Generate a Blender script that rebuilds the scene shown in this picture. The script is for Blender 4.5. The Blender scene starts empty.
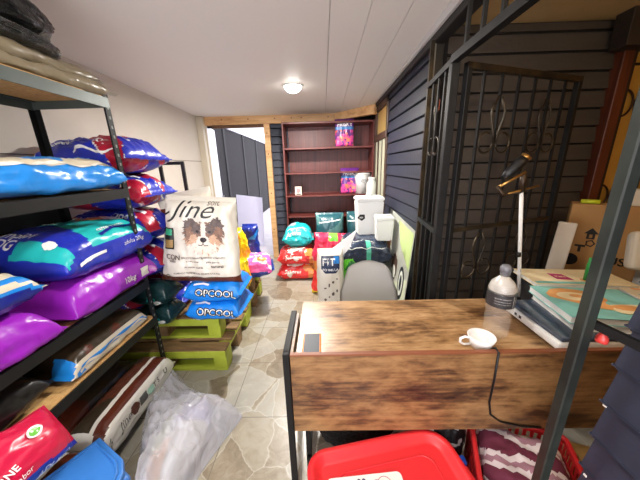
import bpy, bmesh, math, random
from mathutils import Vector, Matrix, noise
C = bpy.context.scene.collection
PI = math.pi
random.seed(7)

# ------------------------------------------------------------------ materials
def lin(c):
    return tuple(((v/255)/12.92 if v/255 <= .04045 else ((v/255+.055)/1.055)**2.4) for v in c)
MATS = {}
def M(name, col, rough=.5, metal=0., nz=None, bump=None, spec=.5, coat=0., emit=None, alpha=None, trans=None):
    """simple procedural material; nz=(scale, second colour, sharpness), bump=(scale, strength)"""
    if name in MATS: return MATS[name]
    m = bpy.data.materials.new(name); m.use_nodes = True
    nt = m.node_tree; b = nt.nodes['Principled BSDF']
    b.inputs['Base Color'].default_value = (*lin(col), 1)
    b.inputs['Roughness'].default_value = rough
    b.inputs['Metallic'].default_value = metal
    b.inputs['Specular IOR Level'].default_value = spec
    b.inputs['Coat Weight'].default_value = coat
    tc = nt.nodes.new('ShaderNodeTexCoord')
    if nz:
        n = nt.nodes.new('ShaderNodeTexNoise'); n.inputs['Scale'].default_value = nz[0]
        n.inputs['Detail'].default_value = 5; n.inputs['Roughness'].default_value = .6
        if len(nz) > 3:
            mp = nt.nodes.new('ShaderNodeMapping'); mp.inputs['Scale'].default_value = nz[3]
            nt.links.new(tc.outputs['Object'], mp.inputs['Vector']); nt.links.new(mp.outputs[0], n.inputs['Vector'])
        else: nt.links.new(tc.outputs['Object'], n.inputs['Vector'])
        r = nt.nodes.new('ShaderNodeValToRGB')
        s = nz[2]
        r.color_ramp.elements[0].position = .5-.25*s; r.color_ramp.elements[1].position = .5+.25*s
        r.color_ramp.elements[0].color = (*lin(col), 1); r.color_ramp.elements[1].color = (*lin(nz[1]), 1)
        nt.links.new(n.outputs['Fac'], r.inputs['Fac']); nt.links.new(r.outputs['Color'], b.inputs['Base Color'])
    if bump:
        n = nt.nodes.new('ShaderNodeTexNoise'); n.inputs['Scale'].default_value = bump[0]; n.inputs['Detail'].default_value = 4
        nt.links.new(tc.outputs['Object'], n.inputs['Vector'])
        bp = nt.nodes.new('ShaderNodeBump'); bp.inputs['Strength'].default_value = bump[1]; bp.inputs['Distance'].default_value = .02
        nt.links.new(n.outputs['Fac'], bp.inputs['Height']); nt.links.new(bp.outputs[0], b.inputs['Normal'])
    if emit:
        b.inputs['Emission Color'].default_value = (*lin(emit[0]), 1); b.inputs['Emission Strength'].default_value = emit[1]
    if alpha is not None: b.inputs['Alpha'].default_value = alpha
    if trans is not None:
        b.inputs['Transmission Weight'].default_value = trans[0]; b.inputs['IOR'].default_value = trans[1]
    MATS[name] = m
    return m

def film(name, col=(20, 60, 170), crease=.42):     # glossy printed plastic bag with crisp creases
    if name in MATS: return MATS[name]
    m = M(name, col, rough=.3, spec=.55); nt = m.node_tree; b = nt.nodes['Principled BSDF']; L = nt.links.new
    tc = nt.nodes.new('ShaderNodeTexCoord')
    hs = []
    for sc, st in ((7.5, 1.), (21, .45)):
        n = nt.nodes.new('ShaderNodeTexNoise'); n.noise_type = 'RIDGED_MULTIFRACTAL'; n.inputs['Scale'].default_value = sc; n.inputs['Detail'].default_value = 3
        n.inputs['Distortion'].default_value = .5
        L(tc.outputs['Object'], n.inputs['Vector']); mu = nt.nodes.new('ShaderNodeMath'); mu.operation = 'MULTIPLY'; mu.inputs[1].default_value = st
        L(n.outputs['Fac'], mu.inputs[0]); hs.append(mu)
    ad = nt.nodes.new('ShaderNodeMath'); L(hs[0].outputs[0], ad.inputs[0]); L(hs[1].outputs[0], ad.inputs[1])
    bp = nt.nodes.new('ShaderNodeBump'); bp.inputs['Strength'].default_value = crease; bp.inputs['Distance'].default_value = .012
    L(ad.outputs[0], bp.inputs['Height']); L(bp.outputs[0], b.inputs['Normal'])
    return m

def wood_mat(name, cols, scale, rough=.45, sc=3., pos=None):
    m = bpy.data.materials.new(name); m.use_nodes = True
    nt = m.node_tree; b = nt.nodes['Principled BSDF']; b.inputs['Roughness'].default_value = rough
    tc = nt.nodes.new('ShaderNodeTexCoord'); mp = nt.nodes.new('ShaderNodeMapping'); mp.inputs['Scale'].default_value = scale
    nt.links.new(tc.outputs['Object'], mp.inputs['Vector'])
    n = nt.nodes.new('ShaderNodeTexNoise'); n.inputs['Scale'].default_value = sc; n.inputs['Detail'].default_value = 9
    n.inputs['Roughness'].default_value = .68; n.inputs['Distortion'].default_value = .6
    nt.links.new(mp.outputs[0], n.inputs['Vector'])
    r = nt.nodes.new('ShaderNodeValToRGB'); e = r.color_ramp.elements
    k = len(cols)
    while len(e) < k: e.new(.5)
    for i, c in enumerate(cols):
        e[i].position = (pos[i] if pos else .3+.42*i/(k-1)); e[i].color = (*lin(c), 1)
    nt.links.new(n.outputs['Fac'], r.inputs['Fac']); nt.links.new(r.outputs['Color'], b.inputs['Base Color'])
    bp = nt.nodes.new('ShaderNodeBump'); bp.inputs['Strength'].default_value = .15; bp.inputs['Distance'].default_value = .01
    nt.links.new(n.outputs['Fac'], bp.inputs['Height']); nt.links.new(bp.outputs[0], b.inputs['Normal'])
    MATS[name] = m
    return m

def rustic_mat(name, cols, pos, rough=.4, seed=0):
    m = bpy.data.materials.new(name); m.use_nodes = True
    nt = m.node_tree; b = nt.nodes['Principled BSDF']; b.inputs['Roughness'].default_value = rough; L = nt.links.new
    tc = nt.nodes.new('ShaderNodeTexCoord'); out = []
    for scale, sc, det, wgt, dist in (((1.3, 3.0, 3.0), 2.4, 5, .58, .25), ((1.2, 26, 26), 2.2, 6, .32, .15), ((3, 9, 9), 3.4, 7, .34, .4)):
        mp = nt.nodes.new('ShaderNodeMapping'); mp.inputs['Scale'].default_value = scale; mp.inputs['Location'].default_value = (seed*1.7, seed, 0)
        L(tc.outputs['Object'], mp.inputs['Vector'])
        n = nt.nodes.new('ShaderNodeTexNoise'); n.inputs['Scale'].default_value = sc; n.inputs['Detail'].default_value = det; n.inputs['Roughness'].default_value = .62; n.inputs['Distortion'].default_value = dist
        L(mp.outputs[0], n.inputs['Vector']); mu = nt.nodes.new('ShaderNodeMath'); mu.operation = 'MULTIPLY'; mu.inputs[1].default_value = wgt; L(n.outputs['Fac'], mu.inputs[0]); out.append(mu)
    a = nt.nodes.new('ShaderNodeMath'); L(out[0].outputs[0], a.inputs[0]); L(out[1].outputs[0], a.inputs[1])
    a2 = nt.nodes.new('ShaderNodeMath'); L(a.outputs[0], a2.inputs[0]); L(out[2].outputs[0], a2.inputs[1])
    r = nt.nodes.new('ShaderNodeValToRGB'); e = r.color_ramp.elements
    while len(e) < len(cols): e.new(.5)
    for i, c in enumerate(cols): e[i].position = pos[i]; e[i].color = (*lin(c), 1)
    L(a2.outputs[0], r.inputs['Fac'])
    # dark knots
    mp = nt.nodes.new('ShaderNodeMapping'); mp.inputs['Scale'].default_value = (2.6, 6.5, 6.5); L(tc.outputs['Object'], mp.inputs['Vector'])
    v = nt.nodes.new('ShaderNodeTexVoronoi'); v.inputs['Scale'].default_value = 1.3; L(mp.outputs[0], v.inputs['Vector'])
    rk = nt.nodes.new('ShaderNodeValToRGB'); rk.color_ramp.elements[0].position = .03; rk.color_ramp.elements[1].position = .17
    rk.color_ramp.elements[0].color = (.75, .75, .75, 1); rk.color_ramp.elements[1].color = (0, 0, 0, 1); L(v.outputs['Distance'], rk.inputs['Fac'])
    mx = nt.nodes.new('ShaderNodeMix'); mx.data_type = 'RGBA'; mx.inputs['B'].default_value = (*lin((46, 28, 20)), 1)
    L(rk.outputs['Color'], mx.inputs['Factor']); L(r.outputs['Color'], mx.inputs['A']); L(mx.outputs['Result'], b.inputs['Base Color'])
    bp = nt.nodes.new('ShaderNodeBump'); bp.inputs['Strength'].default_value = .1; bp.inputs['Distance'].default_value = .006
    L(a2.outputs[0], bp.inputs['Height']); L(bp.outputs[0], b.inputs['Normal'])
    MATS[name] = m
    return m

def floor_mat():
    m = bpy.data.materials.new('stone_look_tiles'); m.use_nodes = True
    nt = m.node_tree; b = nt.nodes['Principled BSDF']; L = nt.links.new
    tc = nt.nodes.new('ShaderNodeTexCoord')
    mp = nt.nodes.new('ShaderNodeMapping'); mp.inputs['Location'].default_value = (.14, -.32, 0)
    L(tc.outputs['Object'], mp.inputs['Vector'])
    br = nt.nodes.new('ShaderNodeTexBrick'); br.offset = 0; br.squash = 1
    br.inputs['Scale'].default_value = 1; br.inputs['Brick Width'].default_value = .47; br.inputs['Row Height'].default_value = .47
    br.inputs['Mortar Size'].default_value = .0028; br.inputs['Mortar Smooth'].default_value = .4
    br.inputs['Color1'].default_value = (.5, .5, .5, 1); br.inputs['Color2'].default_value = (.9, .9, .9, 1)
    L(mp.outputs[0], br.inputs['Vector'])
    # angular stone fragments
    nd = nt.nodes.new('ShaderNodeTexNoise'); nd.inputs['Scale'].default_value = 4; nd.inputs['Detail'].default_value = 6
    L(tc.outputs['Object'], nd.inputs['Vector'])
    mx = nt.nodes.new('ShaderNodeVectorMath'); mx.operation = 'MULTIPLY_ADD'
    mx.inputs[1].default_value = (.18, .18, 0); L(nd.outputs['Color'], mx.inputs[0]); L(tc.outputs['Object'], mx.inputs[2])
    vo = nt.nodes.new('ShaderNodeTexVoronoi'); vo.inputs['Scale'].default_value = 4.2; L(mx.outputs[0], vo.inputs['Vector'])
    ve = nt.nodes.new('ShaderNodeTexVoronoi'); ve.feature = 'DISTANCE_TO_EDGE'; ve.inputs['Scale'].default_value = 4.2; L(mx.outputs[0], ve.inputs['Vector'])
    sp = nt.nodes.new('ShaderNodeSeparateColor'); L(vo.outputs['Color'], sp.inputs[0])
    n2 = nt.nodes.new('ShaderNodeTexNoise'); n2.inputs['Scale'].default_value = 9; n2.inputs['Detail'].default_value = 9; n2.inputs['Roughness'].default_value = .7
    n2.inputs['Distortion'].default_value = 1.2
    L(tc.outputs['Object'], n2.inputs['Vector'])
    md = nt.nodes.new('ShaderNodeMath'); md.operation = 'MULTIPLY_ADD'; md.inputs[1].default_value = .42; L(sp.outputs[0], md.inputs[0])
    m3 = nt.nodes.new('ShaderNodeMath'); m3.operation = 'MULTIPLY'; m3.inputs[1].default_value = .6; L(n2.outputs['Fac'], m3.inputs[0]); L(m3.outputs[0], md.inputs[2])
    r = nt.nodes.new('ShaderNodeValToRGB'); e = r.color_ramp.elements
    for k, (p, c) in enumerate([(.18, (98, 84, 66)), (.36, (132, 120, 100)), (.50, (150, 142, 124)), (.66, (154, 150, 138)), (.86, (174, 168, 154))]):
        if k >= 2: e.new(p)
        e[k].position = p; e[k].color = (*lin(c), 1)
    L(md.outputs[0], r.inputs['Fac'])
    # pale veins
    rv = nt.nodes.new('ShaderNodeValToRGB'); rv.color_ramp.elements[0].position = 0; rv.color_ramp.elements[1].position = .016
    rv.color_ramp.elements[0].color = (.5, .5, .5, 1); rv.color_ramp.elements[1].color = (0, 0, 0, 1); L(ve.outputs['Distance'], rv.inputs['Fac'])
    mv = nt.nodes.new('ShaderNodeMix'); mv.data_type = 'RGBA'; mv.inputs['B'].default_value = (*lin((188, 184, 172)), 1)
    L(rv.outputs['Color'], mv.inputs['Factor']); L(r.outputs['Color'], mv.inputs['A'])
    mg = nt.nodes.new('ShaderNodeMix'); mg.data_type = 'RGBA'; mg.inputs['B'].default_value = (*lin((104, 96, 84)), 1)
    L(br.outputs['Fac'], mg.inputs['Factor']); L(mv.outputs['Result'], mg.inputs['A']); L(mg.outputs['Result'], b.inputs['Base Color'])
    b.inputs['Roughness'].default_value = .32
    bp = nt.nodes.new('ShaderNodeBump'); bp.inputs['Strength'].default_value = .12; bp.inputs['Distance'].default_value = .01
    L(n2.outputs['Fac'], bp.inputs['Height']); L(bp.outputs[0], b.inputs['Normal'])
    return m

def plastic_sheet(name, col, clear, rough=.12, bump=(11, .9)):
    m = bpy.data.materials.new(name); m.use_nodes = True
    nt = m.node_tree; nt.nodes.remove(nt.nodes['Principled BSDF']); out = nt.nodes['Material Output']; L = nt.links.new
    tr = nt.nodes.new('ShaderNodeBsdfTransparent'); p = nt.nodes.new('ShaderNodeBsdfPrincipled')
    p.inputs['Base Color'].default_value = (*lin(col), 1); p.inputs['Roughness'].default_value = rough; p.inputs['Specular IOR Level'].default_value = .8
    tc = nt.nodes.new('ShaderNodeTexCoord'); n = nt.nodes.new('ShaderNodeTexNoise'); n.inputs['Scale'].default_value = bump[0]; n.inputs['Detail'].default_value = 5
    n.inputs['Distortion'].default_value = 1.5
    L(tc.outputs['Object'], n.inputs['Vector'])
    bp = nt.nodes.new('ShaderNodeBump'); bp.inputs['Strength'].default_value = bump[1]; bp.inputs['Distance'].default_value = .03
    L(n.outputs['Fac'], bp.inputs['Height']); L(bp.outputs[0], p.inputs['Normal'])
    mx = nt.nodes.new('ShaderNodeMixShader'); mx.inputs['Fac'].default_value = 1-clear
    L(tr.outputs[0], mx.inputs[1]); L(p.outputs[0], mx.inputs[2]); L(mx.outputs[0], out.inputs['Surface'])
    MATS[name] = m
    return m

# ------------------------------------------------------------------ mesh builder
class MB:
    def __init__(self): self.bm = bmesh.new()
    def _mi(self, faces, mi):
        for f in faces: f.material_index = mi
    def box(self, a, b, mi=0, bev=0., mat=None, seg=1):
        x0, y0, z0 = a; x1, y1, z1 = b
        t = bmesh.new()
        bmesh.ops.create_cube(t, size=1)
        for v in t.verts: v.co = Vector(((x0+x1)/2+v.co.x*(x1-x0), (y0+y1)/2+v.co.y*(y1-y0), (z0+z1)/2+v.co.z*(z1-z0)))
        if bev: bmesh.ops.bevel(t, geom=t.edges[:], offset=bev, segments=seg, affect='EDGES', profile=.5)
        self.add(t, mi, mat); return self
    def add(self, t, mi=0, mat=None, free=True):
        mp = {}
        for v in t.verts: mp[v] = self.bm.verts.new(mat @ v.co if mat else v.co)
        for f in t.faces:
            try:
                nf = self.bm.faces.new([mp[v] for v in f.verts]); nf.material_index = mi if mi is not None else f.material_index; nf.smooth = f.smooth
            except ValueError: pass
        if free: t.free()
    def tube(self, pts, r, mi=0, n=8, closed=False, caps=True):
        pts = [Vector(p) for p in pts]; rings = []
        k = len(pts); up = Vector((0, 0, 1))
        prev = None
        for i, p in enumerate(pts):
            if closed: d = pts[(i+1) % k]-pts[i-1]
            else: d = (pts[min(i+1, k-1)]-pts[max(i-1, 0)])
            d.normalize()
            if prev is None:
                a = d.cross(up)
                if a.length < .05: a = d.cross(Vector((1, 0, 0)))
            else:
                a = prev - d*prev.dot(d)
            a.normalize(); prev = a; b = d.cross(a)
            rr = r[i] if isinstance(r, (list, tuple)) else r
            rings.append([self.bm.verts.new(p+(a*math.cos(2*PI*j/n)+b*math.sin(2*PI*j/n))*rr) for j in range(n)])
        m = k if closed else k-1
        for i in range(m):
            A, B = rings[i], rings[(i+1) % k]
            for j in range(n):
                f = self.bm.faces.new((A[j], A[(j+1) % n], B[(j+1) % n], B[j])); f.material_index = mi; f.smooth = True
        if caps and not closed:
            for A in (rings[0][::-1], rings[-1]):
                f = self.bm.faces.new(A); f.material_index = mi
        return self
    def bar(self, p, q, w, h=None, mi=0, roll=(0, 0, 1)):
        """rectangular bar from p to q"""
        h = h or w; p = Vector(p); q = Vector(q); d = (q-p).normalized(); u = Vector(roll)
        if abs(d.dot(u)) > .98: u = Vector((1, 0, 0))
        a = d.cross(u).normalized(); b = a.cross(d)
        vs = []
        for c in (p, q):
            for s, t in ((-1, -1), (1, -1), (1, 1), (-1, 1)): vs.append(self.bm.verts.new(c+a*s*w/2+b*t*h/2))
        for f in ((0, 1, 2, 3), (7, 6, 5, 4), (0, 4, 5, 1), (1, 5, 6, 2), (2, 6, 7, 3), (3, 7, 4, 0)):
            self.bm.faces.new([vs[i] for i in f]).material_index = mi
        return self
    def lathe(self, prof, c=(0, 0, 0), n=24, mi=0, mat=None):
        t = bmesh.new(); rings = []
        for r, z in prof:
            if r < 1e-6: rings.append([t.verts.new((c[0], c[1], c[2]+z))])
            else: rings.append([t.verts.new((c[0]+r*math.cos(2*PI*j/n), c[1]+r*math.sin(2*PI*j/n), c[2]+z)) for j in range(n)])
        for A, B in zip(rings, rings[1:]):
            for j in range(n):
                k = (j+1) % n
                if len(A) == 1 and len(B) == 1: continue
                if len(A) == 1: f = t.faces.new((A[0], B[j], B[k]))
                elif len(B) == 1: f = t.faces.new((A[j], A[k], B[0]))
                else: f = t.faces.new((A[j], A[k], B[k], B[j]))
                f.smooth = True
        self.add(t, mi, mat); return self
    def prism(self, poly, z0, z1, mi=0, mat=None, bev=0):
        t = bmesh.new()
        a = [t.verts.new((x, y, z0)) for x, y in poly]; b = [t.verts.new((x, y, z1)) for x, y in poly]
        t.faces.new(a[::-1]); t.faces.new(b); n = len(poly)
        for i in range(n): t.faces.new((a[i], a[(i+1) % n], b[(i+1) % n], b[i]))
        if bev: bmesh.ops.bevel(t, geom=t.edges[:], offset=bev, segments=2, affect='EDGES', profile=.5)
        self.add(t, mi, mat); return self
    def sheet(self, fn, nu, nv, mi=0, thick=0.):
        """grid surface fn(u,v)->Vector, u,v in 0..1; optional thickness gives it two sides and an edge"""
        t = bmesh.new()
        g = [[t.verts.new(fn(i/nu, j/nv)) for j in range(nv+1)] for i in range(nu+1)]
        for i in range(nu):
            for j in range(nv): t.faces.new((g[i][j], g[i+1][j], g[i+1][j+1], g[i][j+1]))
        if thick: bmesh.ops.solidify(t, geom=t.faces[:], thickness=thick)
        for f in t.faces: f.smooth = nu*nv > 60
        self.add(t, mi); return self
    def decal(self, shape, fn, mi, grid=0.):
        t = bmesh.new(); vs, fs = shape
        vv = [t.verts.new((x, y, 0)) for x, y in vs]
        for f in fs:
            try: t.faces.new([vv[i] for i in f])
            except ValueError: pass
        if grid and t.verts:
            for ax in (0, 1):
                lo = min(v.co[ax] for v in t.verts); hi = max(v.co[ax] for v in t.verts)
                k = math.floor(lo/grid)+1
                while k*grid < hi:
                    no = (1, 0, 0) if ax == 0 else (0, 1, 0); co = [0, 0, 0]; co[ax] = k*grid
                    bmesh.ops.bisect_plane(t, geom=t.verts[:]+t.edges[:]+t.faces[:], plane_co=co, plane_no=no); k += 1
        for v in t.verts: v.co = fn(v.co.x, v.co.y)
        for f in t.faces: f.smooth = True
        self.add(t, mi); return self
    def build(self, name, mats, parent=None, world=False, origin=None, smooth=None, fix=True):
        if fix: bmesh.ops.recalc_face_normals(self.bm, faces=self.bm.faces[:])
        me = bpy.data.meshes.new(name); self.bm.to_mesh(me); self.bm.free()
        for m in (mats if isinstance(mats, (list, tuple)) else [mats]): me.materials.append(m)
        if smooth is not None:
            for p in me.polygons: p.use_smooth = smooth
        o = bpy.data.objects.new(name, me); C.objects.link(o)
        if parent:
            o.parent = parent
            if world:
                p = parent; mt = Matrix.Identity(4)
                while p: mt = p.matrix_basis @ mt; p = p.parent
                me.transform(mt.inverted())
        elif origin:
            me.transform(Matrix.Translation(-Vector(origin))); o.location = origin
        return o

def tag(o, label, cat, group=None, kind=None):
    o['label'] = label; o['category'] = cat
    if group: o['group'] = group
    if kind: o['kind'] = kind
    return o
def thing(name, label, cat, loc=(0, 0, 0), rz=0, group=None):
    o = bpy.data.objects.new(name, None); C.objects.link(o); o.location = loc; o.rotation_euler = (0, 0, rz); o.empty_display_size = .1
    return tag(o, label, cat, group)
def struct(o):
    o['kind'] = 'structure'; return o
def dup(root, loc, rz=None, label=None):
    r = root.copy(); C.objects.link(r); r.location = loc
    if rz is not None: r.rotation_euler = (0, 0, rz)
    if label: r['label'] = label
    for ch in root.children:
        c = ch.copy(); C.objects.link(c); c.parent = r
        for g in ch.children:
            d = g.copy(); C.objects.link(d); d.parent = c
    return r

# 2-D shapes for printing
_tc = {}
def text(s, size, x=0, y=0, bold=.0, shear=0., sx=1.):
    key = (s, bold, shear)
    if key not in _tc:
        cu = bpy.data.curves.new('txt', 'FONT'); cu.body = s; cu.size = 1; cu.offset = bold; cu.shear = shear; cu.resolution_u = 3
        cu.align_x = 'CENTER'; cu.align_y = 'CENTER'
        ob = bpy.data.objects.new('txt', cu); C.objects.link(ob)
        me = bpy.data.meshes.new_from_object(ob)
        _tc[key] = ([(v.co.x, v.co.y) for v in me.vertices], [tuple(p.vertices) for p in me.polygons])
        bpy.data.objects.remove(ob); bpy.data.curves.remove(cu); bpy.data.meshes.remove(me)
    vs, fs = _tc[key]
    return ([(x+a*size*sx, y+b*size) for a, b in vs], fs)
def poly(*p): return (list(p), [tuple(range(len(p)))])
def rect(x0, y0, x1, y1): return poly((x0, y0), (x1, y0), (x1, y1), (x0, y1))
def ell(x, y, rx, ry, n=20, a=0):
    return poly(*[(x+rx*math.cos(2*PI*i/n)*math.cos(a)-ry*math.sin(2*PI*i/n)*math.sin(a), y+rx*math.cos(2*PI*i/n)*math.sin(a)+ry*math.sin(2*PI*i/n)*math.cos(a)) for i in range(n)])
def blob(x, y, rx, ry, seed=0, n=26, amp=.3):
    return poly(*[(x+rx*(1+amp*noise.noise(Vector((2*math.cos(2*PI*i/n), 2*math.sin(2*PI*i/n), seed*3.7))))*math.cos(2*PI*i/n),
                   y+ry*(1+amp*noise.noise(Vector((2*math.cos(2*PI*i/n), 2*math.sin(2*PI*i/n), seed*3.7))))*math.sin(2*PI*i/n)) for i in range(n)])
def ring(x, y, r0, r1, a0=0, a1=2*PI, n=24):
    vs = []; fs = []
    for i in range(n+1):
        a = a0+(a1-a0)*i/n; vs += [(x+r0*math.cos(a), y+r0*math.sin(a)), (x+r1*math.cos(a), y+r1*math.sin(a))]
    for i in range(n): fs.append((2*i, 2*i+1, 2*i+3, 2*i+2))
    return (vs, fs)
def stroke(pts, w):
    vs = []; fs = []; pts = [Vector((*p, 0)) for p in pts]
    for i, p in enumerate(pts):
        d = (pts[min(i+1, len(pts)-1)]-pts[max(i-1, 0)]).normalized(); nn = Vector((-d.y, d.x, 0))*w/2
        vs += [tuple((p+nn)[:2]), tuple((p-nn)[:2])]
    for i in range(len(pts)-1): fs.append((2*i, 2*i+1, 2*i+3, 2*i+2))
    return (vs, fs)
def plane(o, U, V, off=.0008):
    o, U, V = Vector(o), Vector(U).normalized(), Vector(V).normalized(); N = U.cross(V)
    return lambda a, b: o+U*a+V*b+N*off

# ------------------------------------------------------------------ filled bag (pillow with sealed ends)
class Bag:
    def __init__(s, L, W, H, seed=0, n=2.7, e=(4, 4), wr=.006, flange=(.02, .02), zs=.42, sag=0., stand=False, pinch=(0, 0), nL=58, nC=88, lean=0., crumple=1., twist=0., taper=0.):
        s.__dict__.update(locals()); del s.__dict__['s']
        s.tab = []
        K = 96
        for k in range(K+1):
            ph = 2*PI*k/K; s.tab.append((math.sin(ph), math.cos(ph)))
    def dims(s, x):
        t = max(-1, min(1, 2*x/s.L)); e = s.e[1] if t > 0 else s.e[0]; pn = s.pinch[1] if t > 0 else s.pinch[0]
        p = max(1-abs(t)**e, 0)**.5
        w = s.W/2*(.95+.05*abs(t)**6)*(1-pn*abs(t)**5)*(1-s.taper*(t+1)/2)
        return w, max(p*s.H, .004), t
    def section(s, x):
        w, h, t = s.dims(x); pts = []; q = 2/s.n
        hu, hl = h*(1-s.zs), h*s.zs
        for sn, cs in s.tab:
            y = w*math.copysign(abs(sn)**q, sn); z = math.copysign(abs(cs)**q, cs)*(hu if cs > 0 else hl)
            pts.append((y, z))
        acc = [0]
        for a, b in zip(pts, pts[1:]): acc.append(acc[-1]+math.hypot(b[0]-a[0], b[1]-a[1]))
        return pts, acc, t
    def at(s, x, sarc, off=0., sec=None):
        pts, acc, t = sec or s.section(x); tot = acc[-1]; q = sarc % tot
        lo, hi = 0, len(acc)-1
        while hi-lo > 1:
            m = (lo+hi)//2
            if acc[m] <= q: lo = m
            else: hi = m
        f = (q-acc[lo])/max(acc[hi]-acc[lo], 1e-9)
        y = pts[lo][0]+(pts[hi][0]-pts[lo][0])*f; z = pts[lo][1]+(pts[hi][1]-pts[lo][1])*f
        ty, tz = pts[hi][0]-pts[lo][0], pts[hi][1]-pts[lo][1]; l = math.hypot(ty, tz) or 1
        ny, nz = -tz/l, ty/l
        if y*ny+z*nz < 0: ny, nz = -ny, -nz
        u = q/tot*6.2832
        P = Vector((x*5, math.cos(u)*1.3*s.W/.4, math.sin(u)*1.3*s.W/.4+s.seed*11.3))
        d = noise.noise(P)*s.wr*1.6+noise.noise(P*2.7)*s.wr*.8
        en = abs(t)**4
        d += s.crumple*(noise.noise(Vector((x*3, y*22, s.seed*5.1+(3 if z > 0 else 0))))*s.wr*1.8*en + noise.noise(P*5.5)*s.wr*.35)
        # sharp film creases, radiating from the sealed ends and running across the belly
        for fx, fy, am in ((4.2, 2.0, 1.0), (2.0, 5.5, .8), (9., 6., .45)):
            c = 1-abs(noise.noise(Vector((x*fx*1.6+s.seed*2.7, math.cos(u)*fy*s.W/.35, math.sin(u)*fy*s.W/.35+fx))))*3.2
            if c > 0: d += s.crumple*s.wr*am*.8*c*c
        top = 1-abs(t)**10
        d *= (.25+.75*top)
        if z < -.3*s.H*s.zs and abs(y) < .42*s.W: d *= .1
        y += ny*(d+off); z += nz*(d+off)
        z += s.H*s.zs
        z -= s.sag*(x/(s.L/2))**2
        if s.twist: 
            yy = y; a = s.twist*(x/s.L); y, z = y*math.cos(a)-(z-.4*s.H)*math.sin(a), yy*math.sin(a)+(z-.4*s.H)*math.cos(a)+.4*s.H
        return s.tr(Vector((x, y, z)))
    def tr(s, p):
        if s.stand:
            x, y, z = p; hgt = x+s.L/2
            return Vector((-y, -(z-s.H*s.zs)+s.lean*hgt, hgt))
        return p
    def mesh(s, zone=None):
        mb = MB(); bm = mb.bm; rings = []; xs = []
        if s.flange[0]: xs.append(('f', -s.L/2-s.flange[0]))
        for i in range(s.nL+1):
            c = -math.cos(PI*i/s.nL); l = -1+2*i/s.nL; xs.append(('n', (0.6*c+.4*l)*s.L/2))
        if s.flange[1]: xs.append(('f', s.L/2+s.flange[1]))
        info = []
        for kd, x in xs:
            xx = max(-s.L/2, min(s.L/2, x)); sec = s.section(xx); tot = sec[1][-1]; row = []; inf = []
            for j in range(s.nC):
                # denser sampling keeps side gussets round
                p = s.at(xx, tot*j/s.nC, 0, sec)
                if kd == 'f':
                    d = s.tr(Vector((1, 0, 0)))-s.tr(Vector((0, 0, 0))); p = p+d*(x-xx)
                row.append(bm.verts.new(p)); sa = tot*j/s.nC
                if sa > tot/2: sa -= tot
                inf.append((x, sa, tot/2))
            rings.append(row); info.append(inf)
        for i in range(len(rings)-1):
            for j in range(s.nC):
                k = (j+1) % s.nC
                f = bm.faces.new((rings[i][j], rings[i+1][j], rings[i+1][k], rings[i][k])); f.smooth = True
                if zone:
                    x = (info[i][j][0]+info[i+1][j][0])/2; S = info[i][j][2]; ds = S*2/s.nC
                    f.material_index = zone(x, info[i][j][1]+ds/2, S)
        bm.faces.new(rings[0]); bm.faces.new(rings[-1][::-1])
        return mb
    def map(s, x0=0, s0=0, ang=0, off=.0025):
        ca, sa = math.cos(ang), math.sin(ang)
        return lambda a, b: s.at(max(-s.L/2*.995, min(s.L/2*.995, x0+ca*a-sa*b)), s0+sa*a+ca*b, off)

def N2(x, y, sc, seed=0): return noise.noise(Vector((x*sc, y*sc, seed*7.3)))

def bag(name, label, cat, loc, rz, mats, zone=None, decals=(), group=None, tilt=None, **kw):
    """decals: (shape, x0, s0, angle, material index)"""
    B = Bag(**kw); mb = B.mesh(zone)
    bmesh.ops.recalc_face_normals(mb.bm, faces=mb.bm.faces[:])
    for k, d in enumerate(decals):
        mb.decal(d[0], B.map(d[1], d[2], d[3], .0032+.0003*k), d[4], grid=.011)
    o = mb.build(name, mats, fix=False)
    o.location = loc; o.rotation_euler = tilt if tilt else (0, 0, rz)
    return tag(o, label, cat, group)

def lumpy(name, label, cat, loc, rz, size, mats, seed=0, amp=.12, group=None, zone=None, fr=2.5, p=2.6, tilt=None, flat=True):
    """crumpled soft bundle"""
    t = bmesh.new(); bmesh.ops.create_icosphere(t, subdivisions=5, radius=1)
    X, Y, Z = size
    for v in t.verts:
        c = v.co.normalized(); q = sum(abs(k)**p for k in c)**(-1/p)
        d = 1+amp*noise.noise(c*fr+Vector((seed*3.1, 0, 0)))+amp*.5*noise.noise(c*fr*2.6+Vector((0, seed*2.3, 0)))+amp*.22*noise.noise(c*fr*6)
        v.co = Vector((c.x*q*d*X/2, c.y*q*d*Y/2, max(c.z*q*d*Z/2, -Z/2*.9 if flat else -9)+Z/2*.9))
    for f in t.faces:
        f.smooth = True
        f.material_index = zone(f.calc_center_median()) if zone else 0
    mb = MB(); mb.add(t, None)
    o = mb.build(name, mats); o.location = loc; o.rotation_euler = tilt if tilt else (0, 0, rz)
    return tag(o, label, cat, group)
#PART2
# ------------------------------------------------------------------ shared materials
cream_wall = M('cream_wall_paint', (206, 198, 186), .75, nz=(3, (198, 189, 176), 1.2))
ceil_m = M('ceiling_panel', (228, 223, 217), .5)
navy = M('navy_board_paint', (31, 35, 48), .5, nz=(6, (38, 43, 59), 1, (1, .3, 3)), bump=(40, .1))
dark_back = M('dark_gap', (10, 10, 12), .9)
taupe = M('dark_weathered_board', (62, 57, 54), .6, nz=(5, (78, 70, 63), 1, (.4, 1, 3)), bump=(35, .15))
black_metal = M('black_painted_steel', (12, 12, 13), .55, 0, nz=(14, (24, 24, 23), 1), spec=.25)
post_metal = M('scuffed_grey_green_steel', (13, 14, 13), .5, 0, nz=(6, (44, 49, 43), .9), spec=.3)
worn_metal = M('worn_brassy_steel', (74, 62, 44), .38, .6, nz=(9, (34, 32, 28), .7))
black_flat = M('black_plastic', (16, 16, 17), .45)
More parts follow.
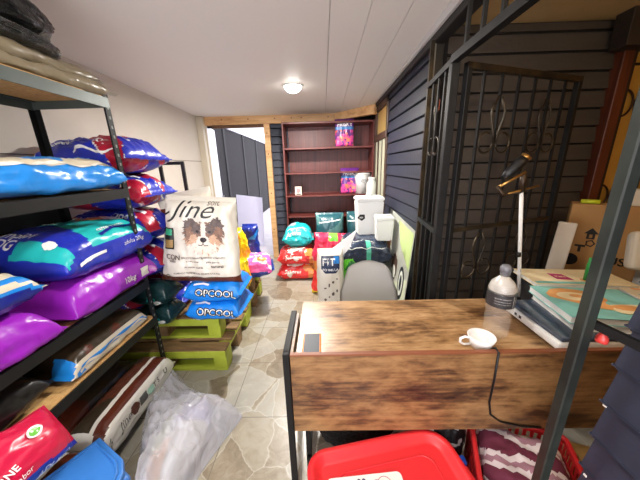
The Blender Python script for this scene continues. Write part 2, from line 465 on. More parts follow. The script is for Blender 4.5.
pine = wood_mat('pale_pine', [(170, 124, 78), (208, 164, 112), (222, 184, 134)], (.5, .5, 6), .55)
pine_h = wood_mat('pale_pine_lengthwise', [(170, 124, 78), (208, 164, 112), (222, 184, 134)], (.6, 6, 6), .55)
redwood = wood_mat('reddish_brown_wood', [(66, 32, 20), (96, 46, 28), (112, 58, 36)], (6, 6, .5), .4)
brown_lam = wood_mat('dark_mahogany_laminate', [(66, 26, 22), (98, 42, 36), (112, 54, 46)], (9, 9, .4), .45)
chip = wood_mat('tan_particleboard', [(168, 124, 70), (196, 154, 96), (206, 170, 116)], (6, 6, 6), .7, 9)
white_pl = M('white_plastic', (226, 226, 222), .35)
offwhite = M('offwhite_plastic', (206, 206, 200), .4)
white_print = M('white_ink', (236, 236, 234), .35)
black_ink = M('black_ink', (18, 18, 20), .4)

# ------------------------------------------------------------------ setting
CEIL = 2.30
def ceil_z(y): return CEIL-.027*(y-2.4)
fl = MB().box((-1.95, -1.9, -.05), (2.72, 4.38, 0)).build('floor', floor_mat()); struct(fl)
mb = MB()
edges = [-1.86, .06, .28, .50, .70]
for a, b in zip(edges, edges[1:]): mb.box((a+.0015, -1.9, CEIL), (b-.0015, 4.34, CEIL+.03), 0, .002)
mb.box((-1.95, -1.9, CEIL+.031), (.72, 4.4, CEIL+.06), 1)
for v in mb.bm.verts: v.co.z += ceil_z(v.co.y)-CEIL
struct(mb.build('ceiling', [ceil_m, M('ceiling_gap', (120, 116, 112), .9)]))
mb = MB().box((-1.95, -1.9, 0), (-1.852, 4.22, CEIL+.12), 1)
mb.box((-1.86, -1.9, 0), (-1.85, 4.22, 1.612), 0).box((-1.86, -1.9, 1.62), (-1.846, 4.22, CEIL+.12), 0)
struct(mb.build('wall_left', [cream_wall, M('wall_joint_backing', (120, 112, 100), .9)]))  # darker backing shows through the joint between the panels

def cladding(mb, p0, along, length, z0, z1, depth, pitch=.115, seed=0, ends=0., bowed=.002):
    """horizontal boards; along/out are unit axes"""
    rnd = random.Random(seed); z = z0; ax = Vector(along); out = Vector(depth)
    while z < z1-.01:
        zt = min(z+pitch, z1); e = rnd.uniform(-ends, ends); o = rnd.uniform(0, bowed)
        t = bmesh.new(); bmesh.ops.create_cube(t, size=1)
        for v in t.verts:
            v.co = Vector((v.co.x+.5, v.co.y+.5, v.co.z+.5))
        for v in t.verts:
            a, b, c = v.co
            # lapped board: bottom stands a little prouder than the top
            dd = b*(out.length*(1.0 if c < .5 else .62))+o*b
            v.co = Vector(p0)+ax*(a*(length+e))+out.normalized()*dd+Vector((0, 0, z+.004+c*(zt-z-.012)))
        bmesh.ops.bevel(t, geom=t.edges[:], offset=.003, segments=2, affect='EDGES')
        mb.add(t, 0); z = zt
# long navy wall, right of the room
mb = MB(); cladding(mb, (.785, 1.985, 0), (0, 1, 0), 1.2, 0, 2.27, (-.038, 0, 0), seed=1)
mb.box((.772, 1.99, 0), (.84, 3.19, 2.36), 1)
struct(mb.build('wall_right', [navy, dark_back]))
# board wall of the side area, facing the camera
mb = MB(); cladding(mb, (.80, 2.035, 0), (1, 0, 0), 1.16, 0, 2.36, (0, -.035, 0), seed=2)
mb.box((.80, 2.022, 0), (1.96, 2.08, 2.36), 1)
struct(mb.build('wall_annex', [taupe, dark_back]))
# corner strip of the navy wall
mb = MB().box((.735, 1.955, 0), (.80, 1.99, 2.30), 0, .003).box((.735, 1.948, .0), (.747, 1.956, 2.30), 1)
struct(mb.build('trim_1', [black_flat, M('pale_worn_edge', (120, 116, 104), .5)]))
# ceiling edge strip and black beam
struct(MB().box((.70, -1.9, 2.275), (.722, 3.80, 2.44), 0, .003).build('trim_2', M('pale_edge_strip', (196, 194, 192), .5)))
struct(MB().box((.722, -1.9, 2.235), (.80, 4.3, 2.44), 0, .004).build('trim_3', M('black_beam_paint', (20, 20, 22), .5, nz=(8, (34, 33, 33), 1))))
# side area: ceiling, corner post, yellow wall
struct(MB().box((.80, -1.9, 2.36), (2.72, 2.1, 2.40)).build('ceiling_annex', M('tan_ceiling', (206, 176, 124), .7, nz=(4, (190, 158, 106), 1))))
struct(MB().box((1.95, 1.945, 0), (2.02, 2.03, 2.36), 0, .004).box((2.02, 1.965, 0), (2.055, 2.03, 2.36), 1).build('trim_4', [redwood, M('dark_jamb', (40, 30, 24), .6)]))
struct(MB().box((1.86, 1.86, 2.16), (2.62, 1.97, 2.36), 0, .004).build('trim_5', M('dark_brown_beam', (40, 32, 28), .6, nz=(7, (54, 44, 38), 1))))
yw = M('yellow_wall_paint', (196, 152, 66), .65, nz=(4, (180, 134, 52), 1))
struct(MB().box((2.055, 2.0, 0), (2.72, 2.1, 2.40)).build('wall_yellow', yw))
struct(MB().box((2.60, -1.9, 0), (2.72, 2.0, 2.40)).build('wall_annex_right', yw))
# near navy wall whose sawn end shows at the right edge
mb = MB(); cladding(mb, (.80, .575, 0), (0, -1, 0), 2.4, .03, 2.3, (-.048, 0, 0), pitch=.118, seed=5, ends=.0)
mb.box((.785, -1.9, 0), (.84, .57, 2.36), 1)
spots = random.Random(3)
for k in (1, 3, 4, 6):
    z = .12+.118*k+spots.uniform(.01, .07); yy = spots.uniform(.50, .56); mb.box((.7505, yy, z), (.7535, yy+.008, z+spots.uniform(.004, .012)), 2)
struct(mb.build('wall_right_near', [navy, dark_back, M('chipped_white', (210, 205, 195), .6)]))
# wall behind the camera with a wide shopfront opening
mb = MB().box((-1.95, -2.0, 0), (2.72, -1.9, .12)).box((-1.95, -2.0, 2.22), (2.72, -1.9, 2.46)).box((.72, -2, .1), (2.72, -1.9, 2.25)).box((-1.95, -2, .1), (-1.82, -1.9, 2.25))
struct(mb.build('wall_front', cream_wall))
mb = MB()
for x in (-1.82, -.99, -.15, .68): mb.box((x, -1.97, .12), (x+.045, -1.92, 2.22))
mb.box((-1.82, -1.97, .12), (.72, -1.92, .17)).box((-1.82, -1.97, 2.17), (.72, -1.92, 2.22))
struct(mb.build('window_2', white_pl))
# back wall: doorway at the left, boards right of its post
mb = MB(); cladding(mb, (-.785, 4.32, 0), (1, 0, 0), .27, 0, 2.2, (0, -.05, 0), seed=4)
mb.box((-.79, 4.32, 0), (.80, 4.40, 2.36), 1).box((-1.95, 4.32, 2.11), (-.79, 4.40, 2.4), 1)
struct(mb.build('wall_back', [M('charcoal_board_paint', (36, 40, 52), .6, nz=(6, (46, 52, 66), 1)), dark_back]))
dk = M('wood_knot', (108, 66, 36), .6)
mb = MB().box((-1.80, 4.24, 2.135), (-.60, 4.33, 2.262), 0, .004).box((-.598, 4.24, 2.145), (.21, 4.33, 2.262), 0, .004)
for x in (-1.5, -1.1, -.7, -.45, -.3, .1): mb.decal(ell(x, 2.205, .012, .008), lambda a, b: Vector((a, 4.2385, b)), 1)
mb.box((-1.66, 4.26, 2.093), (-.87, 4.33, 2.134), 2, .003)
struct(mb.build('trim_6', [pine_h, dk, M('stained_head_jamb', (92, 62, 40), .6)]))
ang = math.atan2(-.47, .50); mt = Matrix.Translation((.21, 4.27, 0)) @ Matrix.Rotation(ang, 4, 'Z')
struct(MB().box((0, -.03, 2.15), (.70, .05, 2.275), 0, .004, mat=mt).build('trim_7', pine_h))
mb = MB().box((-.872, 4.23, 0), (-.785, 4.33, 2.136), 0, .004)
for z in (.5, 1.1, 1.7, 2.0): mb.decal(ell(-.83, z, .008, .012), lambda a, b: Vector((a, 4.2285, b)), 1)
struct(mb.build('trim_8', [pine, dk]))
struct(MB().box((-1.86, 4.15, 0), (-1.76, 4.225, 2.25), 0, .004).build('trim_9', M('beige_jamb', (206, 196, 176), .55)))
# white door leaf, swung outwards
d = MB().box((0, 0, .02), (.05, .06, 2.14), 1, .003).box((.0, .06, .02), (.05, .60, 2.14), 0, .003)
for z0, z1 in ((.2, .95), (1.1, 2.0)):
    d.box((.048, .12, z0), (.056, .54, z1), 0, .003)
dr = d.build('door_1', [M('white_door_paint', (226, 226, 232), .3), M('beige_door_edge', (196, 182, 156), .55)]); struct(dr)
dr.location = (-1.80, 4.235, 0); dr.rotation_euler = (0, 0, math.radians(10))
hn = MB().tube([(.056, .52, 1.02), (.09, .52, 1.02), (.095, .43, 1.02)], .009).build('door_handle', M('brushed_handle', (150, 150, 150), .3, .8), dr)
# window in the right wall beside the shelf
w = MB(); Y0, Y1 = 3.19, 3.93; fr = .07
for a, b in (((.74, Y0, .85), (.80, Y0+fr, 2.24)), ((.74, Y1-fr, .85), (.80, Y1, 2.24)), ((.74, Y0, 2.17), (.80, Y1, 2.24)), ((.73, Y0, 1.80), (.80, Y1, 1.88)), ((.74, Y0, .85), (.80, Y1, .93))): w.box(a, b, 0, .004)
wo = w.build('window_1', M('dark_brown_frame', (58, 40, 30), .5, nz=(6, (74, 54, 42), 1))); struct(wo)
g = MB().box((.77, Y0+fr, 1.88), (.778, Y1-fr, 2.17)).build('upper_pane', M('amber_pane', (190, 158, 96), .3), wo)
g = MB()
for k in range(6): g.lathe([(.045, 0), (.045, .87)], (.79, Y0+fr+.05+.1*k, .93), 10)
g.box((.80, Y0, .9), (.82, Y1, 1.82)).build('curtain', M('pale_curtain', (150, 150, 130), .8), wo)
for k in (1, 2): MB().box((.742, Y0+k*(Y1-Y0)/3-.015, .93), (.76, Y0+k*(Y1-Y0)/3+.015, 1.80), 0, .003).build('mullion', M('dark_brown_frame', (1, 1, 1)), wo)
struct(MB().box((.772, 3.93, 0), (.84, 4.34, 2.36)).box((.772, 3.18, 0), (.84, 3.94, .86)).box((.772, 3.18, 2.235), (.84, 3.94, 2.36)).build('wall_right_far', M('brown_wall_board', (58, 42, 36), .6)))

# outside the doorway
struct(MB().box((-4, 4.38, -.06), (3, 16, -.02)).build('ground', M('pale_paving', (190, 186, 190), .7, nz=(5, (170, 166, 172), 1))))
slate = M('dark_slate_fence', (13, 12, 14), .85, nz=(12, (26, 23, 27), 1, (1, .5, 2)), bump=(25, .4))
t = thing('boundary_fence', 'dark weathered panel fence running along the yard outside the doorway', 'fence', (-2.16, 4.50, -.02))
pan = MB()
for k in range(4): pan.box((0, .1+1.4*k, 0), (.05, 1.45+1.4*k, 2.36), 0, .004)
pan.build('panel', slate, t)
for k in range(5): MB().box((-.03, -.0+1.4*k, 0), (.075, .1+1.4*k, 2.38), 0, .004).build('post', M('dark_fence_post', (20, 18, 22), .7), t)
MB().box((-.02, 0, 2.36), (.09, 5.7, 2.40), 0, .004).build('capping', M('pale_capping', (200, 198, 206), .5), t)
struct(MB().box((-4, 15, -.05), (3, 15.2, 3.2)).build('wall_yard', M('pale_yard_wall', (214, 212, 222), .8)))
tag(MB().sheet(lambda u, v: Vector((-1.72+.52*u, 5.05+.15*v-.04*u, -.02+(1.02-.15*u)*v*(1)+.08*u*v)), 6, 6, 0, .012).build('white_quad', M('white_quad', (226, 224, 236), .5)),  # plain white quad in place of a pale patch in the yard
    'blank white quad leaning in the yard just outside the doorway', 'board')

# ------------------------------------------------------------------ ceiling lights (first is visible; other two are unseen, added to light the foreground)
def downlight(x, y, z, r, power, label, vis):
    t = thing('ceiling_light', label, 'ceiling light', (x, y, z), 0)
    MB().lathe([(r, 0), (r, -.012), (r*.9, -.016), (r*.84, -.006), (r*.84, 0)], n=32).build('rim', white_pl, t)
    MB().lathe([(r*.86*math.cos(PI/2*k/8), -.008-r*.62*math.sin(PI/2*k/8)) for k in range(9)], n=32).build('diffuser', M('lit_diffuser', (255, 252, 244), .4, emit=((255, 250, 242), 14)), t)
    l = bpy.data.lights.new('led', 'AREA'); l.shape = 'DISK'; l.size = r*1.7; l.energy = power; l.color = (1, .95, .89); l.spread = PI
    o = bpy.data.objects.new('led', l); C.objects.link(o); o.location = (0, 0, -.075); o.parent = t
    return t
downlight(-.278, 2.93, ceil_z(2.93), .10, 64, 'lit round downlight in the middle of the white ceiling', 1)
downlight(-.278, .75, ceil_z(.75), .088, 14, 'added round fill downlight, out of view, above the desk front', 0)
downlight(-.278, -1.1, ceil_z(-1.1), .088, 14, 'added round fill downlight, out of view, nearest the shopfront', 0)

# ------------------------------------------------------------------ mahogany shelf unit on the back wall
t = thing('mahogany_shelf_unit', 'dark mahogany shelf unit with mostly empty shelves on the back wall', 'shelf unit', (.095, 4.05, 0))
for x in (-.655, .625): MB().box((x, -.12, 0), (x+.022, .25, 2.10), 0, .002).build('side_panel', brown_lam, t)
MB().box((-.63, .24, 0), (.63, .262, 2.10), 0).box((-.02, .225, 0), (.02, .242, 2.10), 0).build('back_panel', brown_lam, t)
for z in (.745, 1.06, 1.39, 1.735):
    s = MB().box((-.633, -.12, z), (.0, .24, z+.022), 0, .002).box((-.03, -.128, z+.004), (.625, .24, z+.028), 0, .002).build('shelf', brown_lam, t)
MB().box((-.633, -.12, 2.075), (.625, .24, 2.10), 0, .002).build('top_panel', brown_lam, t)
def flower_pack(loc, label):
    B = Bag(.36, .28, .10, seed=loc[0]*9, n=3, e=(10, 6), stand=True, flange=(0, .015))
    pk = [film('violet_film', (98, 44, 120)), film('pink_film', (206, 66, 140)), film('orange_film', (226, 120, 90)), white_print, film('sky_film', (70, 130, 190))]
    mb = B.mesh(lambda x, s, S: (4 if .05 < x < .09 else 0 if x > .05 else (1 if N2(x, s, 22, 1) > .12 else 2 if N2(x, s, 26, 4) > .18 else 0)))
    bmesh.ops.recalc_face_normals(mb.bm, faces=mb.bm.faces[:])
    mb.decal(text('FRISKY', .07, bold=.03), B.map(.115, 0, -PI/2, .004), 3, .02)
    for k in range(5): mb.decal(blob(-.1+.05*k, -.06+.03*(k % 3), .03, .025, k), B.map(-.03, 0, -PI/2, .003), 1+k % 2, .02)
    o = mb.build('pet_food_pack', pk, fix=False); o.location = loc
    return tag(o, label, 'pet food pack', 'violet packs on the mahogany shelves')
flower_pack((.33, 4.06, 1.763), 'violet and pink pet food pack on the top mahogany shelf')
flower_pack((.41, 4.06, 1.088), 'violet and pink pet food pack beside the white bucket')
c = MB().box((-.05, -.006, 0), (.05, .006, .13), 0, .002)
c.decal(blob(0, .07, .03, .035, 3), plane((0, -.0062, 0), (1, 0, 0), (0, 0, 1)), 1); c.decal(rect(-.035, .01, .035, .025), plane((0, -.0062, 0), (1, 0, 0), (0, 0, 1)), 2)
o = c.build('price_card', [M('cream_card', (220, 205, 190), .6), M('card_pink', (196, 130, 130), .6), black_ink]); o.location = (-.37, 3.98, 1.082)
tag(o, 'small cream card standing alone at the left of a mahogany shelf', 'card')
t = thing('lidded_bucket', 'white lidded bucket with oval emblem on the mahogany shelf', 'bucket', (.60, 4.03, 1.088))
bk = MB().lathe([(0, 0), (.105, 0), (.115, .27), (.118, .28), (0, .28)], n=28)
mp = lambda a, b: Vector((.117*math.sin(a/.115), -.117*math.cos(a/.115), b))
bk.decal(ring(0, .19, .032, .04), lambda a, b: Vector((.1155*math.sin(a/.115), -.1155*math.cos(a/.115), .19+(b-.19)*.6)), 1); bk.decal(text('PET', .024, 0, .19, .01), lambda a, b: Vector((.1155*math.sin(a/.115), -.1155*math.cos(a/.115), b)), 1)
bk.build('body', [white_pl, M('grey_ink', (120, 124, 124), .5)], t)
MB().lathe([(0, .305), (.09, .305), (.12, .295), (.124, .275), (.118, .272), (0, .285)], n=28).build('lid', offwhite, t)
MB().tube([(-.122*math.cos(a), -.05-.05*math.sin(a), .26-.14*math.sin(a)) for a in [PI*k/10 for k in range(11)]], .004).build('handle', white_pl, t)
t = thing('plastic_jar', 'cloudy plastic jar at the right end of the mahogany shelf', 'jar', (.70, 3.80, .93))
# stands on the window sill board beside the shelf
struct(MB().box((.55, 3.70, .905), (.80, 3.92, .93), 0, .003).build('trim_10', M('sill_board', (70, 50, 42), .5)))
MB().lathe([(0, 0), (.07, 0), (.078, .02), (.078, .3), (.05, .35), (.045, .37), (0, .37)], n=24).build('body', M('cloudy_plastic', (196, 200, 190), .35), t)
MB().lathe([(.05, .37), (.05, .40), (0, .40)], n=24).build('cap', offwhite, t)

# ------------------------------------------------------------------ metal shelving on the left
SX0, SX1, SY0, SY1 = -1.62, -1.185, .50, 1.60
LV = {'top': 1.895, 'two': 1.40, 'three': .80, 'four': .525, 'low': .06}
t = thing('shelving_unit', 'black bolted steel shelving with particleboard shelves along the left wall', 'shelving', (SX0, SY0, 0))
grey_beam = M('grey_green_beam', (84, 92, 88), .45, .3, nz=(7, (72, 80, 76), 1))
shaded_beam = M('shaded_black_green_beam', (8, 8, 8), .5, .1, nz=(7, (14, 15, 14), 1))  # lower beams: black-green, darkened further for the shade under the shelves
for x, y in ((SX0, SY0), (SX1, SY0), (SX0, SY1), (SX1, SY1)):
    sx = 1 if x == SX0 else -1; sy = 1 if y == SY0 else -1
    p = MB().box((min(x, x+sx*.036), min(y, y+sy*.003), 0), (max(x, x+sx*.036), max(y, y+sy*.003), 1.94)).box((min(x, x+sx*.003), min(y, y+sy*.036), 0), (max(x, x+sx*.003), max(y, y+sy*.036), 1.94))
    for k in range(38):      # bolt slots
        z = .04+.05*k; xc = x+sx*.018; yc = y+sy*.018; e = x-.0008 if sx > 0 else x+.0008
        p.decal(rect(-.006, -.008, .006, .008), (lambda a, b, e=e, yc=yc, z=z: Vector((e, yc+a, z+b))), 1); p.decal(rect(-.006, -.008, .006, .008), (lambda a, b, xc=xc, y=y, sy=sy, z=z: Vector((xc+a, y-sy*.0008, z+b))), 1)
    po = p.build('post', [black_metal, M('slot_light', (110, 110, 104), .6)], t, world=True)
for nm, z in LV.items():
    m = grey_beam if nm == 'top' else shaded_beam
    s = MB()
    for x in (SX1-.004, SX0-.001): s.box((x, SY0+.003, z-.054), (x+.006, SY1-.003, z-.002))
    s.box((SX1-.034, SY0+.003, z-.014), (SX1, SY1-.003, z-.009)); s.box((SX0, SY0+.003, z-.014), (SX0+.034, SY1-.003, z-.009))
    for y in (SY0+.003, SY1-.009): s.box((SX0, y, z-.05), (SX1, y+.006, z-.006))
    if nm in ('two', 'three', 'low'): s.box((SX1-.03, SY0+.003, z-.0018), (SX1+.002, SY1-.003, z-.0008))
    so = s.build('shelf', m, t, world=True)
    MB().box((SX0+.006, SY0+.010, z-.0085), (SX1-.005, SY1-.010, z-(.002 if nm not in ('four', 'top') else -.004)), 0, .001).build('shelf_board', chip, so, world=True)

MB().box((SX0-.012, SY0+.01, .03), (SX0-.004, SY1-.01, 1.335), 0).build('back_panel', M('added_black_board', (14, 14, 15), .7), t, world=True)  # black sheet added to keep the shelf interior dark
# things on the shelving -------------------------------------------------
pad = film('tan_kraft_wrap', (128, 116, 92), .9)
for k, (z, dx, lab) in enumerate([(1.897, 0, 'tan folded pad in clear wrap flat on the top steel shelf'), (1.945, -.02, 'second tan wrapped pad lying over the first on the top shelf')]):
    t_ = bag('wrapped_pad', lab, 'wrapped pad', (-1.395+dx, 1.06-.02*k, z), PI/2, [pad], L=1.10, W=.44, H=.066, seed=20+k, n=3.4, e=(10, 8), wr=.011, zs=.5, flange=(.01, .06), group='wrapped pads on the top shelf')
blk = M('shiny_black_film', (9, 10, 10), .22, bump=(20, .5), spec=.3)
lumpy('black_plastic_bundle', 'shiny black plastic bundle on top of the wrapped pads by the ceiling', 'bundle', (-1.30, 1.10, 2.06), math.radians(4), (.25, .72, .19), [blk], 3, .10)
lumpy('clear_plastic_bundle', 'crumpled clear and black plastic wrap beneath the black bundle on the top shelf', 'bundle', (-1.30, 1.06, 2.008), .0, (.28, .78, .075), [plastic_sheet('clear_wrap_dark', (26, 30, 26), .25)], 8, .12)

blueF = film('royal_blue_film', (30, 46, 168)); skyF = film('sky_blue_film', (30, 128, 208)); tealF = film('teal_film', (34, 178, 178)); creamF = film('cream_film', (206, 196, 172))
purpF = film('purple_film', (148, 34, 176)); redF = film('crimson_film', (200, 22, 66)); brownF = film('brown_film', (88, 40, 24)); whiteF = film('white_film', (222, 218, 206))
dkredF = film('wine_film', (168, 26, 52)); orangeF = film('orange_print', (214, 130, 60)); lilacF = film('lilac_print', (200, 120, 206)); yellowF = film('yellow_film', (242, 202, 20)); pinkF = film('pink_print', (240, 96, 176))
greenF = film('leaf_green_print', (104, 190, 60)); dkgreenF = film('dark_green_film', (20, 48, 50)); brightredF = film('bright_red_film', (220, 44, 44))
darkfilm = film('dark_brown_film', (58, 48, 36))

bag('pet_food_bag', 'sky blue and cream pet food bag lying on the second steel shelf', 'pet food bag', (-1.40, 1.23, 1.402), PI/2, [skyF, creamF, blueF, whiteF],
    zone=lambda x, s, S: (0 if s < -.19 and s > -.34 else 2 if s < -.34 else 1 if (N2(x, s, 5, 2) > -.12 and x > -.22) or x > .1 else 0),
    decals=[(stroke([(-.4+.08*k, .015*math.sin(k*1.7)) for k in range(10)], .014), .02, -.185, 0, 3), (blob(.0, 0, .08, .05, 2), -.25, -.05, 0, 1), (text('GATO', .07, bold=.02), .25, -.02, -PI/2, 0)],
    L=.74, W=.45, H=.165, seed=1, n=3.0, e=(5, 9), zs=.32, flange=(.02, .015), wr=.008)
bag('sack', 'dull tan sack at the back of the second steel shelf', 'sack', (-1.42, .62, 1.402), PI/2, [M('tan_sack', (150, 140, 112), .7, bump=(20, .3))], L=.30, W=.36, H=.34, seed=31, n=2.4)
# shelf three: teal Champion bag on a purple bag, and a nearer pair
bag('pet_food_bag', 'purple pet food bag lying under the teal and blue dog food bag', 'pet food bag', (-1.43, 1.385, .802), PI/2, [purpF, lilacF, whiteF, film('plum_film', (96, 20, 110))],
    zone=lambda x, s, S: (3 if s < -.42 else 1 if s > .1 and x > .1 else 0),
    decals=[(text('10kg', .05, bold=.015), .06, -.315, 0, 2), (rect(-.035, -.028, .035, .028), .19, -.315, 0, 2), (rect(-.05, -.02, .05, .02), .285, -.315, 0, 1), (text('PREMIUM', .022), .285, -.315, 0, 2), (rect(-.29, -.006, .29, .0), -.005, -.385, 0, 2)],
    L=.62, W=.52, H=.19, seed=2, n=3.4, e=(9, 9), zs=.18, flange=(.012, .02), wr=.006)
bag('pet_food_bag', 'teal and royal blue dog food bag on top of a purple bag', 'dog food bag', (-1.44, 1.40, .975), PI/2, [blueF, tealF, orangeF, white_print, film('deep_blue_film', (22, 34, 130))],
    zone=lambda x, s, S: (0 if s < -.285 else 2 if (x > .17 and abs(s-.06) < .07+.05*N2(x, s, 12)) else
                          1 if (x > -.06+.25*s and s < .20+.03*math.sin(x*14) and not (x < -.02 and s > -.02)) or (x < -.24+.14*math.sin(s*6)*0 and s < -.0-.3*(x+.31) and x > -.30) else 0),
    decals=[(text('Champion', .062, bold=.02, shear=.25), -.20, .07, -PI/2, 3), (text('DOG', .062, bold=.02, shear=.25), -.255, .08, -PI/2, 3),
            (blob(0, 0, .03, .02, 4), -.25, -.16, -PI/2, 3), (text('adulto', .03, shear=.2), .02, .10, -PI/2, 3), (blob(0, 0, .10, .055, 6), .16, -.05, -.4, 2), (blob(0, 0, .05, .03, 9), .20, -.10, -.4, 3),
            (stroke([(-.16, -.01), (-.05, .015), (.08, -.005), (.16, .01)], .02), .12, -.22, .0, 4), (text('carne y arroz', .035, bold=.01), .08, -.19, 0, 3), (rect(-.09, -.008, .09, .008), -.15, -.325, .0, 3), (text('adulto 20kg', .035), .14, -.32, 0, 3)],
    L=.62, W=.54, H=.245, seed=3, n=2.9, e=(4.5, 8), zs=.34, flange=(.0, .03), wr=.009, crumple=.6)
bag('pet_food_bag', 'purple pet food bag under a cream and blue bag at the left edge', 'pet food bag', (-1.42, .74, .802), PI/2, [purpF, lilacF, whiteF, film('plum_film')],
    zone=lambda x, s, S: 3 if s < -.42 else 0,
    decals=[(rect(-.05, -.03, .05, .03), -.03, -.315, 0, 1), (text('10kg', .04), -.03, -.315, 0, 2), (rect(-.26, -.006, .26, .0), 0, -.385, 0, 2)],
    L=.50, W=.52, H=.17, seed=4, n=3.4, e=(9, 7), zs=.18, flange=(.012, .02), wr=.007)
bag('pet_food_bag', 'cream bag with blue bands on the nearer purple bag at the left edge', 'pet food bag', (-1.43, .735, .965), PI/2, [creamF, skyF, film('deep_blue_film')],
    zone=lambda x, s, S: (2 if s < -.27 else 1 if -.235 < s < -.205 or -.27 < s < -.255 else 0),
    decals=[(text('Cat Chow', .05, bold=.02), .0, -.1, -PI/2, 1)], L=.50, W=.50, H=.18, seed=5, n=2.8, e=(6, 6), zs=.42, wr=.007)
# shelf four
bag('wrapped_bag', 'dark brown bag with sky blue and white edge lying on the fourth shelf', 'bag', (-1.405, 1.26, .527), PI/2, [darkfilm, creamF, skyF, blueF, brownF],
    zone=lambda x, s, S: (3 if s < -.285 else 1 if s < -.255 else 2 if s < -.232 else 1 if s < -.205 else 2 if x < -.225 and s < -.1 else 4 if N2(x, s, 7, 3) > .25 else 0),
    decals=[(stroke([(-.26+.06*k, .008*math.sin(k*2.1)) for k in range(9)], .012), .03, -.245, 0, 1)],
    L=.52, W=.43, H=.135, seed=6, n=3.2, e=(7, 9), zs=.25, wr=.006)
bag('black_bag', 'black bag on the fourth shelf in the shade of the purple bags', 'bag', (-1.42, .70, .527), PI/2, [film('soot_film', (22, 20, 20))], L=.44, W=.40, H=.19, seed=7)
# bottom shelf
cz = [whiteF, brownF, M('soft_grey_ink', (96, 96, 92), .5), film('mint_print', (160, 200, 180)), film('rust_print', (92, 52, 38)), film('dark_brown_film', (58, 48, 36))]
def choc(loc, rz, label, L, seed):
    return bag('pet_food_bag', label, 'pet food bag', loc, rz, cz,
        zone=lambda x, s, S: (1 if -.088 < s < -.030 else 0 if s < -.008 or x < -L/2+.03 else 5 if N2(x, s, 6, 2) > .0 else 4),
        decals=[(text('15kg', .04, bold=.015), -L/2+.012, -.15, -PI/2, 2), (text('T S', .045, bold=.02), .10, -.155, 0, 2), (text('U', .05, bold=.02), .20, -.155, 0, 2), (rect(-.03, -.028, .03, .028), -.02, -.155, 0, 2), (blob(0, 0, .03, .025, 2), .045, -.155, 0, 3),
                (blob(0, 0, .035, .03, 5), -.09, -.155, 0, 4), (text('Jine', .06, shear=.3), -.17, -.155, 0, 2)],
        L=L, W=.22, H=.20, seed=seed, n=3.6, e=(8, 8), zs=.45, flange=(.0, .02), wr=.005)
choc((-1.215, 1.26, .062), PI/2, 'long cream and brown food bag on the bottom shelf beside the clear sack', .60, 11)
bag('wrapped_bag', 'dark brown food bag lying flat behind the cream and brown bag', 'bag', (-1.455, 1.26, .062), PI/2, [darkfilm, brownF], zone=lambda x, s, S: 1 if N2(x, s, 6, 2) > .2 else 0, L=.60, W=.25, H=.19, seed=12, n=3.2)
choc((-1.245, .66, .062), PI/2, 'cream and brown food bag under the crimson dog food bag', .52, 13)
bag('wrapped_bag', 'dark brown food bag against the wall under the crimson bag', 'bag', (-1.48, .66, .062), PI/2, [darkfilm], L=.5, W=.24, H=.2, seed=14, n=3.2)
bag('dog_food_bag', 'crimson and blue dog food bag leaning on the front of the steel shelving', 'dog food bag', (-1.155, .605, .515), 0, [redF, blueF, dkredF, white_print, greenF, orangeF, M('navy_print', (24, 44, 130), .4)],
    zone=lambda x, s, S: (6 if s < -.145 else 1 if s < -.088 else 5 if (x < -.06 and -.03 < s < .03) else 0),
    decals=[(text('ADULTO', .034, bold=.02), .12, -.117, 0, 3), (text('Champion', .032, bold=.02, shear=.2), -.03, -.165, 0, 3), (text('DOG', .03, bold=.02, shear=.2), -.0, -.192, 0, 3),
            (ell(0, 0, .028, .02), .09, .03, .2, 3), (ell(0, 0, .02, .013), .09, .03, .2, 4), (text('CARNE', .03, bold=.02), -.05, -.045, .2, 3), (text('sabor', .024), .0, -.07, .2, 3)],
    L=.42, W=.21, H=.12, seed=8, n=2.7, e=(6, 4), zs=.36, wr=.007, crumple=.5, flange=(.02, .02), tilt=(math.radians(52), math.radians(15), math.radians(92)))

# blue lidded box and clear sack on the floor
t = thing('storage_box', 'blue plastic storage box with ridged lid at the bottom left corner', 'storage box', (-1.025, .645, 0), math.radians(-28))
MB().box((-.135, -.20, .0), (.135, .20, .30), 0, .02, seg=3).build('body', M('box_blue', (58, 110, 178), .4), t)
lb = M('lid_blue', (52, 116, 190), .42)
pts = [(-.145, -.21), (.145, -.21), (.145, .155), (.115, .185), (.06, .21), (-.145, .21)]
l = MB().prism(pts, .295, .325, 0, bev=.006)
l.tube([(-.125, -.19, .326), (.122, -.19, .326), (.122, .145, .326), (.10, .168, .326), (.05, .188, .326), (-.125, .188, .326)], .006, 0, 6, closed=True)
l.build('lid', lb, t)

